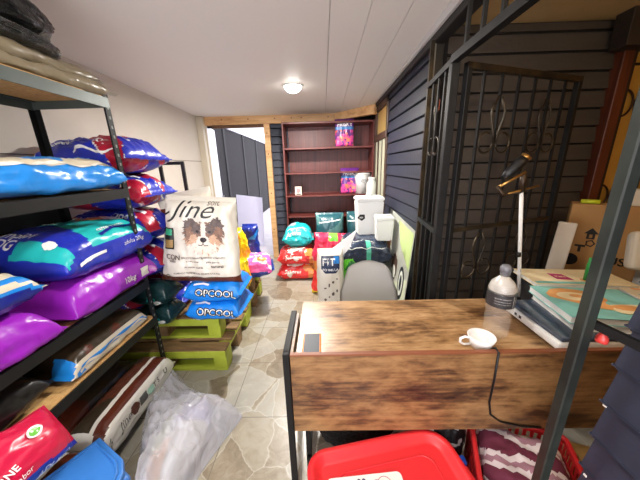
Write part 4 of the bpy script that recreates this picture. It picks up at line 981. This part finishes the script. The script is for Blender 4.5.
book((1.265, 1.10, .825), math.radians(-9), .40, .30, .034, teal_c, 'thick teal picture book with an orange and cream drawing on its cover',
     [(blob(-.05, .05, .115, .075, 4), 1), (ell(-.06, .045, .075, .045), 2), (ell(-.05, .05, .03, .018), 1), (blob(.09, -.06, .09, .045, 6), 2), (blob(.08, -.05, .06, .025, 7), 1), (blob(-.02, -.04, .05, .035, 8), 1), (blob(.04, -.09, .03, .016, 9), 2)], (or_c, cr_c))
bx = MB().box((-.22, -.085, 0), (.22, .085, .135), 0, .004)
o = bx.build('black_box', M('matte_black_carton', (30, 30, 32), .5)); o.location = (1.36, 1.355, .716)
tag(o, 'low black box on the back of the desk under the cream magazine', 'box')
book((1.37, 1.35, .852), math.radians(-6), .48, .21, .022, cr_c, 'large cream book with a magenta label on the black box', [(poly((-.10, -.04), (-.02, -.05), (-.03, .03), (-.10, .04)), 1), (text('Pets', .03, -.06, -.005, .02), 2), (blob(.03, -.05, .02, .02, 4), 3), (rect(-.235, -.1, .1, -.075), 4)], (mg_c, cr_c, or_c, teal_c))
book((1.60, 1.10, .716), math.radians(-14), .24, .30, .145, M('box_set_cover', (220, 206, 178), .5), 'thick cream catalogue with turquoise bars right of the teal book', [(rect(-.09, .0, .05, .04), 1), (rect(-.02, .07, .09, .11), 1), (rect(-.08, -.12, .02, -.08), 1), (blob(-.06, .1, .02, .012, 3), 2)], (tq, or_c))
o = MB().lathe([(0, 0), (.011, 0), (.011, .09), (.0085, .095), (.0085, .125), (0, .127)], n=16).build('marker_pen', M('green_marker', (34, 140, 62), .45)); o.location = (1.40, 1.30, .8755)
tag(o, 'green marker pen standing upright on the cream book by the steel post', 'pen')
t = thing('card_terminal', 'rounded white device with a black screen at the right edge', 'device', (1.775, 1.33, .716), math.radians(-20))
MB().box((-.11, -.09, 0), (.11, .09, .02), 0, .008, seg=2).box((-.03, .0, .015), (.03, .06, .22), 0, .006).build('stand', offwhite, t)
mt = Matrix.Translation((.02, -.01, .30)) @ Matrix.Rotation(math.radians(-12), 4, 'X')
MB().box((-.15, -.035, -.105), (.15, .035, .105), 0, .03, mat=mt, seg=4).build('housing', M('warm_white_housing', (206, 198, 184), .35), t)
MB().box((-.105, -.0365, -.075), (.14, -.030, .075), 0, .002, mat=mt).build('screen', M('black_screen', (20, 20, 24), .12), t)
# arm lamp / microphone stand clamped to the back of the desk
Y = 1.385
t = thing('desk_lamp', 'dark articulated lamp with brassy arms on a thin white pole', 'lamp', (1.14, 1.40, .716), 0)
br = M('brassy_tube', (172, 130, 70), .3, .8)
MB().box((1.11, 1.375, .676), (1.17, 1.425, .689), 0, .002).box((1.11, 1.375, .7155), (1.17, 1.425, .732), 0, .002).box((1.13, 1.4105, .676), (1.15, 1.425, .732), 0).build('clamp', black_flat, t, world=True)
MB().tube([(1.142, Y+.012, .73), (1.095, Y+.006, .99), (1.036, Y, 1.345)], .0095, 0, 12).build('pole', white_pl, t, world=True)
MB().tube([(1.088, Y+.005, .985), (1.084, Y+.005, 1.01)], .013, 0, 12).build('pole_collar', black_flat, t, world=True)
MB().tube([(.906, Y, 1.367), (1.03, Y-.01, 1.444)], .0075, 0, 8).build('upper_arm', br, t, world=True)
MB().tube([(.93, Y-.02, 1.333), (1.127, Y+.01, 1.372)], .0055, 0, 8).build('lower_arm', br, t, world=True)
MB().tube([(.906, Y, 1.375), (.93, Y-.02, 1.33), (.99, Y, 1.345), (1.036, Y, 1.345)], .010, 0, 8).tube([(1.03, Y, 1.444), (1.036, Y, 1.345)], .016, 0, 8).build('joint', M('dark_bronze', (60, 46, 34), .4, .5), t, world=True)
MB().tube([(.925, Y, 1.415), (.955, Y, 1.44), (1.0, Y, 1.49), (1.018, Y-.004, 1.512)], [.014, .026, .027, .024], 0, 16).build('shade', black_flat, t, world=True)
MB().tube([(1.012, Y-.004, 1.505), (1.026, Y-.006, 1.522)], [.020, .026], 0, 16).build('bulb_ring', br, t, world=True)
# black cable over the front panel
tag(MB().tube([(.70, .94, .735), (.70, .922, .758), (.70, .899, .752), (.703, .899, .62), (.70, .899, .50), (.715, .899, .43), (.76, .899, .39), (.86, .899, .36), (.95, .899, .352)], .0045, 0, 8).build('cable', black_flat),
    'thin black cable hanging down the front panel of the desk', 'cable')

# carton and things beside it
card = M('kraft_carton', (182, 140, 88), .7, nz=(5, (170, 128, 78), 1))
cb = MB().box((0, 0, 0), (.36, .13, 1.215), 0, .004)
pf = lambda x, z: plane((x, 0, z), (1, 0, 0), (0, 0, 1), .001)
cb.decal(text('USE', .075, bold=.02), pf(.285, .85), 1); cb.decal(poly((-.036, 0), (0, .04), (.036, 0), (.02, 0), (.02, -.036), (-.02, -.036), (-.02, 0)), pf(.125, 1.02), 1)
cb.decal(rect(-.008, -.028, .008, -.004), pf(.125, 1.02), 0)
cb.decal(ring(0, 0, .017, .026, n=5), pf(.13, .955), 1); cb.decal(poly((-.026, 0), (.026, 0), (.026, -.014), (.007, -.014), (.007, -.05), (-.007, -.05), (-.007, -.014), (-.026, -.014)), pf(.085, .94), 1)
cb.decal(ell(0, 0, .042, .042, 24), pf(.05, .83), 1)
o = cb.build('carton', [card, black_ink]); o.location = (1.68, 1.77, 0); o.rotation_euler = (0, 0, math.radians(-38)); tag(o, 'tall kraft carton with black handling symbols behind the desk', 'carton')
o = MB().box((-.045, -.015, 0), (.045, .015, 1.12), 0, .008, seg=2).build('foam_sheet', M('white_foam', (214, 206, 192), .7, bump=(12, .3))); o.location = (1.505, 1.655, 0); o.rotation_euler = (math.radians(0), math.radians(2.5), math.radians(-38))
tag(o, 'pale folded foam sheet standing against the left side of the carton', 'foam sheet')
o = MB().tube([(-.045, 0, .014), (.045, 0, .014)], .014, 0, 12).build('highlighter', M('fluorescent_yellow', (206, 218, 50), .4)); o.location = (1.76, 1.735, 1.2155); o.rotation_euler = (0, 0, math.radians(-38))
tag(o, 'fluorescent yellow roll lying on the edge of the carton', 'highlighter')
o = MB().box((-.05, -.05, 0), (.05, .05, .10), 0, .01, seg=2).build('white_box', M('white_carton', (220, 212, 198), .6)); o.location = (1.925, 1.635, 1.2155); o.rotation_euler = (0, 0, math.radians(-38))
tag(o, 'small white box standing on the carton at the right edge', 'box')

# ------------------------------------------------------------------ steel grille partition and gate
def scroll(mb, c, U, r, sgn, r0=.006, turns=1.0, mi=0):
    pts = []
    for k in range(26):
        a = k/25*turns*2*PI*.82
        pts.append(Vector(c)+Vector(U)*sgn*(r-r*math.cos(a))+Vector((0, 0, -r*math.sin(a))))
    mb.tube(pts, r0, mi, 6)
t = thing('steel_grille', 'black steel bar partition with scrollwork between shop and side area', 'grille', (.665, 1.47, 0))
MB().box((.645, 1.46, 0), (.685, 1.50, 2.0), 0, .003).build('gate_post', black_metal, t, world=True)
MB().box((.621, .550, 0), (.648, .578, 2.24), 0, .003).build('door_post', post_metal, t, world=True)
MB().box((.700, 1.91, 0), (.725, 1.935, 2.24), 0, .003).build('wall_post', worn_metal, t, world=True)
MB().bar((.655, -1.2, 1.985), (.655, 1.47, 1.985), .035, .035).build('transom_rail', black_metal, t, world=True)
for k in range(11): MB().box((.648, 1.36-.125*k, 2.0), (.664, 1.376-.125*k, 2.24), 0, .001).build('transom_bar', black_metal, t, world=True)
for zz in (1.985, 1.11, .12): MB().bar((.665, 1.49, zz), (.712, 1.92, zz), .03, .03).build('side_rail', black_metal, t, world=True)
for k in range(1, 4):
    f = k/4; x = .665+.047*f; y = 1.49+.43*f
    MB().box((x-.006, y-.006, .12), (x+.006, y+.006, 2.0), 0).build('side_bar', black_metal, t, world=True)
sm = MB()
for yy, s_ in ((1.72, -1), (1.72, 1)):
    scroll(sm, (.69, yy, 1.60), (.1, 1, 0), .05, s_)
    sm.tube([(.69, yy, 1.60), (.69, yy-.01*s_, 1.72), (.69, yy+.02*s_, 1.80), (.69, yy, 1.88)], .006, 0, 6)
sm.build('side_scroll', worn_metal, t, world=True)
o = MB().box((.684, 1.70, 1.80), (.70, 1.715, 1.86), 0, .002).build('red_tag', M('faded_red_plastic', (176, 84, 64), .5), t, world=True)
MB().bar((.648, .565, 1.115), (.70, .30, 1.115), .012, .02).build('latch_rail', black_metal, t, world=True)
MB().lathe([(0, 0), (.012, .002), (.012, .012), (.004, .030), (0, .034)], (.665, .545, 1.072), 12).build('padlock', M('red_padlock', (190, 54, 48), .4), t, world=True)

GA = math.atan2(1.745-1.445, 1.53-.705); GL = math.hypot(.30, .825); GT = 1.965
t = thing('scrollwork_gate', 'black scrollwork steel gate standing open in front of the board wall', 'gate', (.705, 1.445, 0), GA)
MB().box((0, -.015, .10), (.030, .015, GT), 0, .002).box((GL-.03, -.015, .10), (GL, .015, GT), 0, .002).box((0, -.015, GT-.03), (GL, .015, GT), 1, .002).box((0, -.015, .10), (GL, .015, .13), 0, .002).build('gate_frame', [black_metal, worn_metal], t)
for zz in (1.115, .60): MB().box((.02, -.010, zz), (GL-.02, .010, zz+.025), 0, .002).build('mid_rail', worn_metal, t)
for k in range(1, 7):
    x = GL*k/7; MB().box((x-.006, -.006, .12), (x+.006, .006, GT-.02), 0).build('gate_bar', black_metal, t)
for cx in (GL*2.05/7, GL*5.0/7):
    for zz in (1.60, .86):
        s2 = MB()
        for s_ in (-1, 1):
            x0 = cx+.014*s_
            s2.tube([(x0-.004*s_, 0, zz+.23), (x0+.032*s_, 0, zz+.17), (x0+.034*s_, 0, zz+.13), (x0, 0, zz+.04), (x0-.002*s_, 0, zz)], .0065, 0, 6)
            scroll(s2, (x0-.002*s_, 0, zz), (1, 0, 0), .052, s_, .0065)
        s2.build('scroll', worn_metal, t)
# scroll grille on the yellow wall
t = thing('window_grille', 'curled iron grille fixed on the yellow wall at the right edge', 'grille', (2.2, 1.985, .0))
for xv in (2.065, 2.33): MB().box((xv-.006, 1.985, .9), (xv+.006, 2.0, 2.10), 0).build('grille_bar', black_metal, t, world=True)
for zv in (.90, 2.09): MB().box((2.06, 1.985, zv), (2.336, 2.0, zv+.012), 0).build('grille_rail', black_metal, t, world=True)
for zz in (1.86, 1.23):
    for cx in (2.135,):
        s2 = MB()
        for s_ in (-1, 1):
            pts = [(cx+s_*(.008+.07*(1-math.cos(a))), 1.985, zz+.085*math.sin(a)) for a in [-PI*.62+PI*1.24*k/18 for k in range(19)]]
            s2.tube(pts, .0065, 0, 6)
        s2.build('scroll', M('rusty_iron', (60, 36, 24), .5, .4), t, world=True)

# ------------------------------------------------------------------ in front of and under the desk
redP = M('red_plastic', (226, 44, 50), .38); 
def rrect(w, d, r, n=8):
    r = r if isinstance(r, (list, tuple)) else (r,)*4; out = []
    for (cx, cy, a0), q in zip(((w/2, d/2, 0), (-w/2, d/2, PI/2), (-w/2, -d/2, PI), (w/2, -d/2, 1.5*PI)), r):
        sx = 1 if cx > 0 else -1; sy = 1 if cy > 0 else -1
        for k in range(n+1):
            a = a0+PI/2*k/n; out.append((cx-sx*q+q*math.cos(a), cy-sy*q+q*math.sin(a)))
    return out
t = thing('storage_tub', 'red plastic storage tub with a paw print label on its lid', 'tub', (.255, .665, 0), math.radians(11))
tb = MB(); loops = []
for w, d, z in ((.50, .34, 0), (.57, .40, .265)):
    loops.append([tb.bm.verts.new((x, y, z)) for x, y in rrect(w, d, .06)])
n = len(loops[0])
for i in range(n): tb.bm.faces.new((loops[0][i], loops[0][(i+1) % n], loops[1][(i+1) % n], loops[1][i])).smooth = True
tb.bm.faces.new(loops[0][::-1]); tb.bm.faces.new(loops[1]); tb.build('body', redP, t)
lid = MB(); prof = [(.0, .262), (.012, .262), (.016, .300), (.010, .312), (-.006, .314), (-.016, .309), (-.030, .292), (-.045, .288)]
lp = []
for off, z in prof: lp.append([lid.bm.verts.new((x, y, z)) for x, y in rrect(.61+2*off, .44+2*off, (max(.10+off, .02), max(.07+off, .02), max(.07+off, .02), max(.1+off, .02)))])
for A_, B_ in zip(lp, lp[1:]):
    for i in range(n): lid.bm.faces.new((A_[i], A_[(i+1) % n], B_[(i+1) % n], B_[i])).smooth = True
lid.bm.faces.new(lp[-1])
lid.tube([(x, y, .2895) for x, y in rrect(.42, .27, .05)], .004, 0, 6, True)
lid.build('lid', redP, t)
la = MB().prism(rrect(.30, .17, .018), .2945, .2960, 0)
pl = plane((0, 0, .2960), (1, 0, 0), (0, 1, 0), .0007)
for sx in (-1, 1):
    x0 = .045*sx+.03
    if sx < 0:
        for sh in (ell(x0, .028, .020, .016), ell(x0-.026, .050, .008, .011), ell(x0-.009, .062, .008, .011), ell(x0+.010, .062, .008, .011), ell(x0+.027, .050, .008, .011)): la.decal(sh, pl, 1)
    else: la.decal(ring(x0, .045, .026, .029), pl, 2); la.decal(ring(x0-.03, .05, .012, .0145), pl, 2)
la.decal(text('MASCOTAS', .036, 0, -.03, .01), pl, 1)
lo = la.build('label', [M('paper_label', (236, 232, 224), .6), M('lilac_ink', (70, 60, 96), .5), M('pink_ink', (196, 130, 140), .5)], t)
lo.location = (-.105, .025, 0); lo.rotation_euler = (0, 0, math.radians(-6)); lo['label'] = 'white label with a purple paw print'
for sx in (-1, 1): MB().box((sx*.318-.012, -.06, .235), (sx*.318+.012, .06, .30), 0, .006).build('latch', redP, t)

bred = M('dark_red_plastic', (190, 32, 36), .45)
t = thing('shopping_basket', 'red perforated plastic basket of clothes under the right of the desk', 'basket', (.835, .815, 0), math.radians(-22))
def perf_wall(p, q, z0, z1, tin, rows=4, cols=13):
    """slatted basket wall with real holes between its ribs"""
    mb = MB(); p = Vector(p); q = Vector(q); 
    L = (q-p).length; d = (q-p).normalized(); nrm = Vector((-d.y, d.x, 0))
    mt = Matrix((( d.x, nrm.x, 0, p.x), (d.y, nrm.y, 0, p.y), (0, 0, 1, 0), (0, 0, 0, 1)))
    for k in range(rows+1):
        z = z0+(z1-z0)*k/rows; mb.box((0, -.002, max(z-.009, 0)), (L, .002, z+.009), 0, 0, mt)
    for k in range(cols+1):
        x = L*k/cols; mb.box((max(x-.007, 0), -.0018, z0), (min(x+.007, L), .0018, z1), 0, 0, mt)
    return mb
w_, d_ = .185, .17
for a, b in (((-w_, -d_), (w_, -d_)), ((w_, -d_), (w_, d_)), ((w_, d_), (-w_, d_)), ((-w_, d_), (-w_, -d_))):
    perf_wall((*a, 0), (*b, 0), .01, .275, 0).build('wall', bred, t)
MB().box((-w_, -d_, 0), (w_, d_, .006)).build('bottom', bred, t)
MB().tube([(x, y, .284) for x, y in rrect(2*w_+.012, 2*d_+.012, .03)], .011, 0, 8, True).build('rim', bred, t)
def cloth_z(c):
    v = math.sin(c.y*46+c.x*8+3*noise.noise(c*9)); return 1 if v > .35 else 2 if v < -.75 else 0
lumpy('folded_clothes', 'white cloth with maroon stripes heaped in the red basket', 'cloth', (.835, .815, .008), math.radians(-22), (.325, .295, .30), [M('cloth_white', (206, 196, 198), .85), M('cloth_maroon', (96, 32, 54), .85), M('cloth_dusty', (150, 110, 124), .85)], 5, .10, zone=cloth_z, p=5)
lumpy('patterned_bag', 'black bag with white pattern squeezed between red tub and red basket', 'bag', (.60, 1.06, .002), 0, (.20, .22, .30), [M('bag_black', (22, 22, 24), .5), M('bag_white_print', (196, 196, 196), .5)], 6, .1, zone=lambda c: 1 if noise.noise(c*26) > .22 else 0)
o = MB().box((-.02, -.02, 0), (.02, .02, .20), 0, .006).build('blue_carton', M('blue_carton_print', (30, 80, 180), .4)); o.location = (.605, .875, 0)
tag(o, 'small blue box standing beside the red tub lid', 'box')
lumpy('dark_cushion', 'fluffy black cushion on the floor behind the red tub', 'cushion', (.16, 1.16, .002), .1, (.44, .24, .27), [M('black_plush', (16, 15, 15), .95, bump=(90, .8))], 9, .14)
o = MB().box((-.11, -.16, 0), (.11, .16, .20), 0, .004).build('cardboard_box', M('dull_cardboard', (146, 116, 66), .75, nz=(7, (128, 100, 54), 1))); o.location = (1.19, .77, 0); o.rotation_euler = (0, 0, math.radians(-20))
tag(o, 'dull cardboard box on the floor right of the red basket', 'box')

# ------------------------------------------------------------------ light, world, camera
t = thing('fill_globe', 'white globe pendant lamp added unseen behind the camera', 'lamp', (-.55, -.55, ceil_z(-.55)), 0)  # unseen globe added to brighten the ceiling and room
MB().tube([(0, 0, 0), (0, 0, -.30)], .004, 0, 6).lathe([(0, -.001), (.04, -.002), (.03, -.02), (0, -.02)], n=16).build('cord', white_pl, t)
MB().lathe([(.1*math.sin(PI*k/16), -.40+.1*math.cos(PI*k/16)) for k in range(17)], n=24).build('globe', M('lit_globe', (255, 250, 240), .4, emit=((255, 246, 234), 4)), t)
l = bpy.data.lights.new('fill', 'POINT'); l.energy = 26; l.color = (1, .95, .90); l.shadow_soft_size = .11
o = bpy.data.objects.new('fill', l); C.objects.link(o); o.location = (0, 0, -.40); o.parent = t
t = thing('ceiling_light', 'warm bulb hanging in the side area out of view', 'ceiling light', (1.45, .2, 2.36))
MB().lathe([(0, 0), (.02, 0), (.02, -.04), (.012, -.05), (0, -.05)], n=16).build('holder', black_flat, t)
MB().lathe([(.012, -.05), (.03, -.08), (.035, -.105), (.024, -.13), (0, -.14)], n=16).build('bulb', M('warm_bulb', (255, 220, 160), .4, emit=((255, 206, 140), 6)), t)
l = bpy.data.lights.new('warm_bulb', 'POINT'); l.energy = 12; l.color = (1, .74, .44); l.shadow_soft_size = .05
o = bpy.data.objects.new('warm_bulb', l); C.objects.link(o); o.location = (0, 0, -.19); o.parent = t

# sky, made brightest behind the camera to fill the room and ceiling
w = bpy.data.worlds.new('sky'); bpy.context.scene.world = w; w.use_nodes = True
nt = w.node_tree; bg = nt.nodes['Background']
tc = nt.nodes.new('ShaderNodeTexCoord'); sx = nt.nodes.new('ShaderNodeSeparateXYZ'); nt.links.new(tc.outputs['Generated'], sx.inputs[0])
mr = nt.nodes.new('ShaderNodeMapRange'); mr.inputs['From Min'].default_value = .3; mr.inputs['From Max'].default_value = -.6
mr.inputs['To Min'].default_value = 1.5; mr.inputs['To Max'].default_value = 6.0; nt.links.new(sx.outputs['Y'], mr.inputs['Value']); nt.links.new(mr.outputs[0], bg.inputs['Strength'])
bg.inputs['Color'].default_value = (.94, .93, 1, 1)

cam = bpy.data.cameras.new('camera'); co = bpy.data.objects.new('camera', cam); C.objects.link(co)
p_, y_, r_ = .276506, .016047, -.026442
f_ = Vector((-math.sin(y_)*math.cos(p_), math.cos(y_)*math.cos(p_), -math.sin(p_)))
R0 = Vector((math.cos(y_), math.sin(y_), 0)); U0 = R0.cross(f_)
RR = R0*math.cos(r_)+U0*math.sin(r_); UU = -R0*math.sin(r_)+U0*math.cos(r_)
co.matrix_world = Matrix(((RR.x, UU.x, -f_.x, 0), (RR.y, UU.y, -f_.y, 0), (RR.z, UU.z, -f_.z, 1.5), (0, 0, 0, 1)))
cam.sensor_fit = 'HORIZONTAL'; cam.sensor_width = 36; cam.lens = 36*260.36/640; cam.clip_start = .02
sc = bpy.context.scene; sc.camera = co
vs = sc.view_settings; vs.view_transform = 'Standard'; vs.look = 'None'; vs.exposure = 0.47; vs.gamma = 1; vs.use_curve_mapping = False
sc.cycles.use_denoising = True
sc.cycles.max_bounces = 8; sc.cycles.transparent_max_bounces = 12
sc.cycles.sample_clamp_indirect = 6
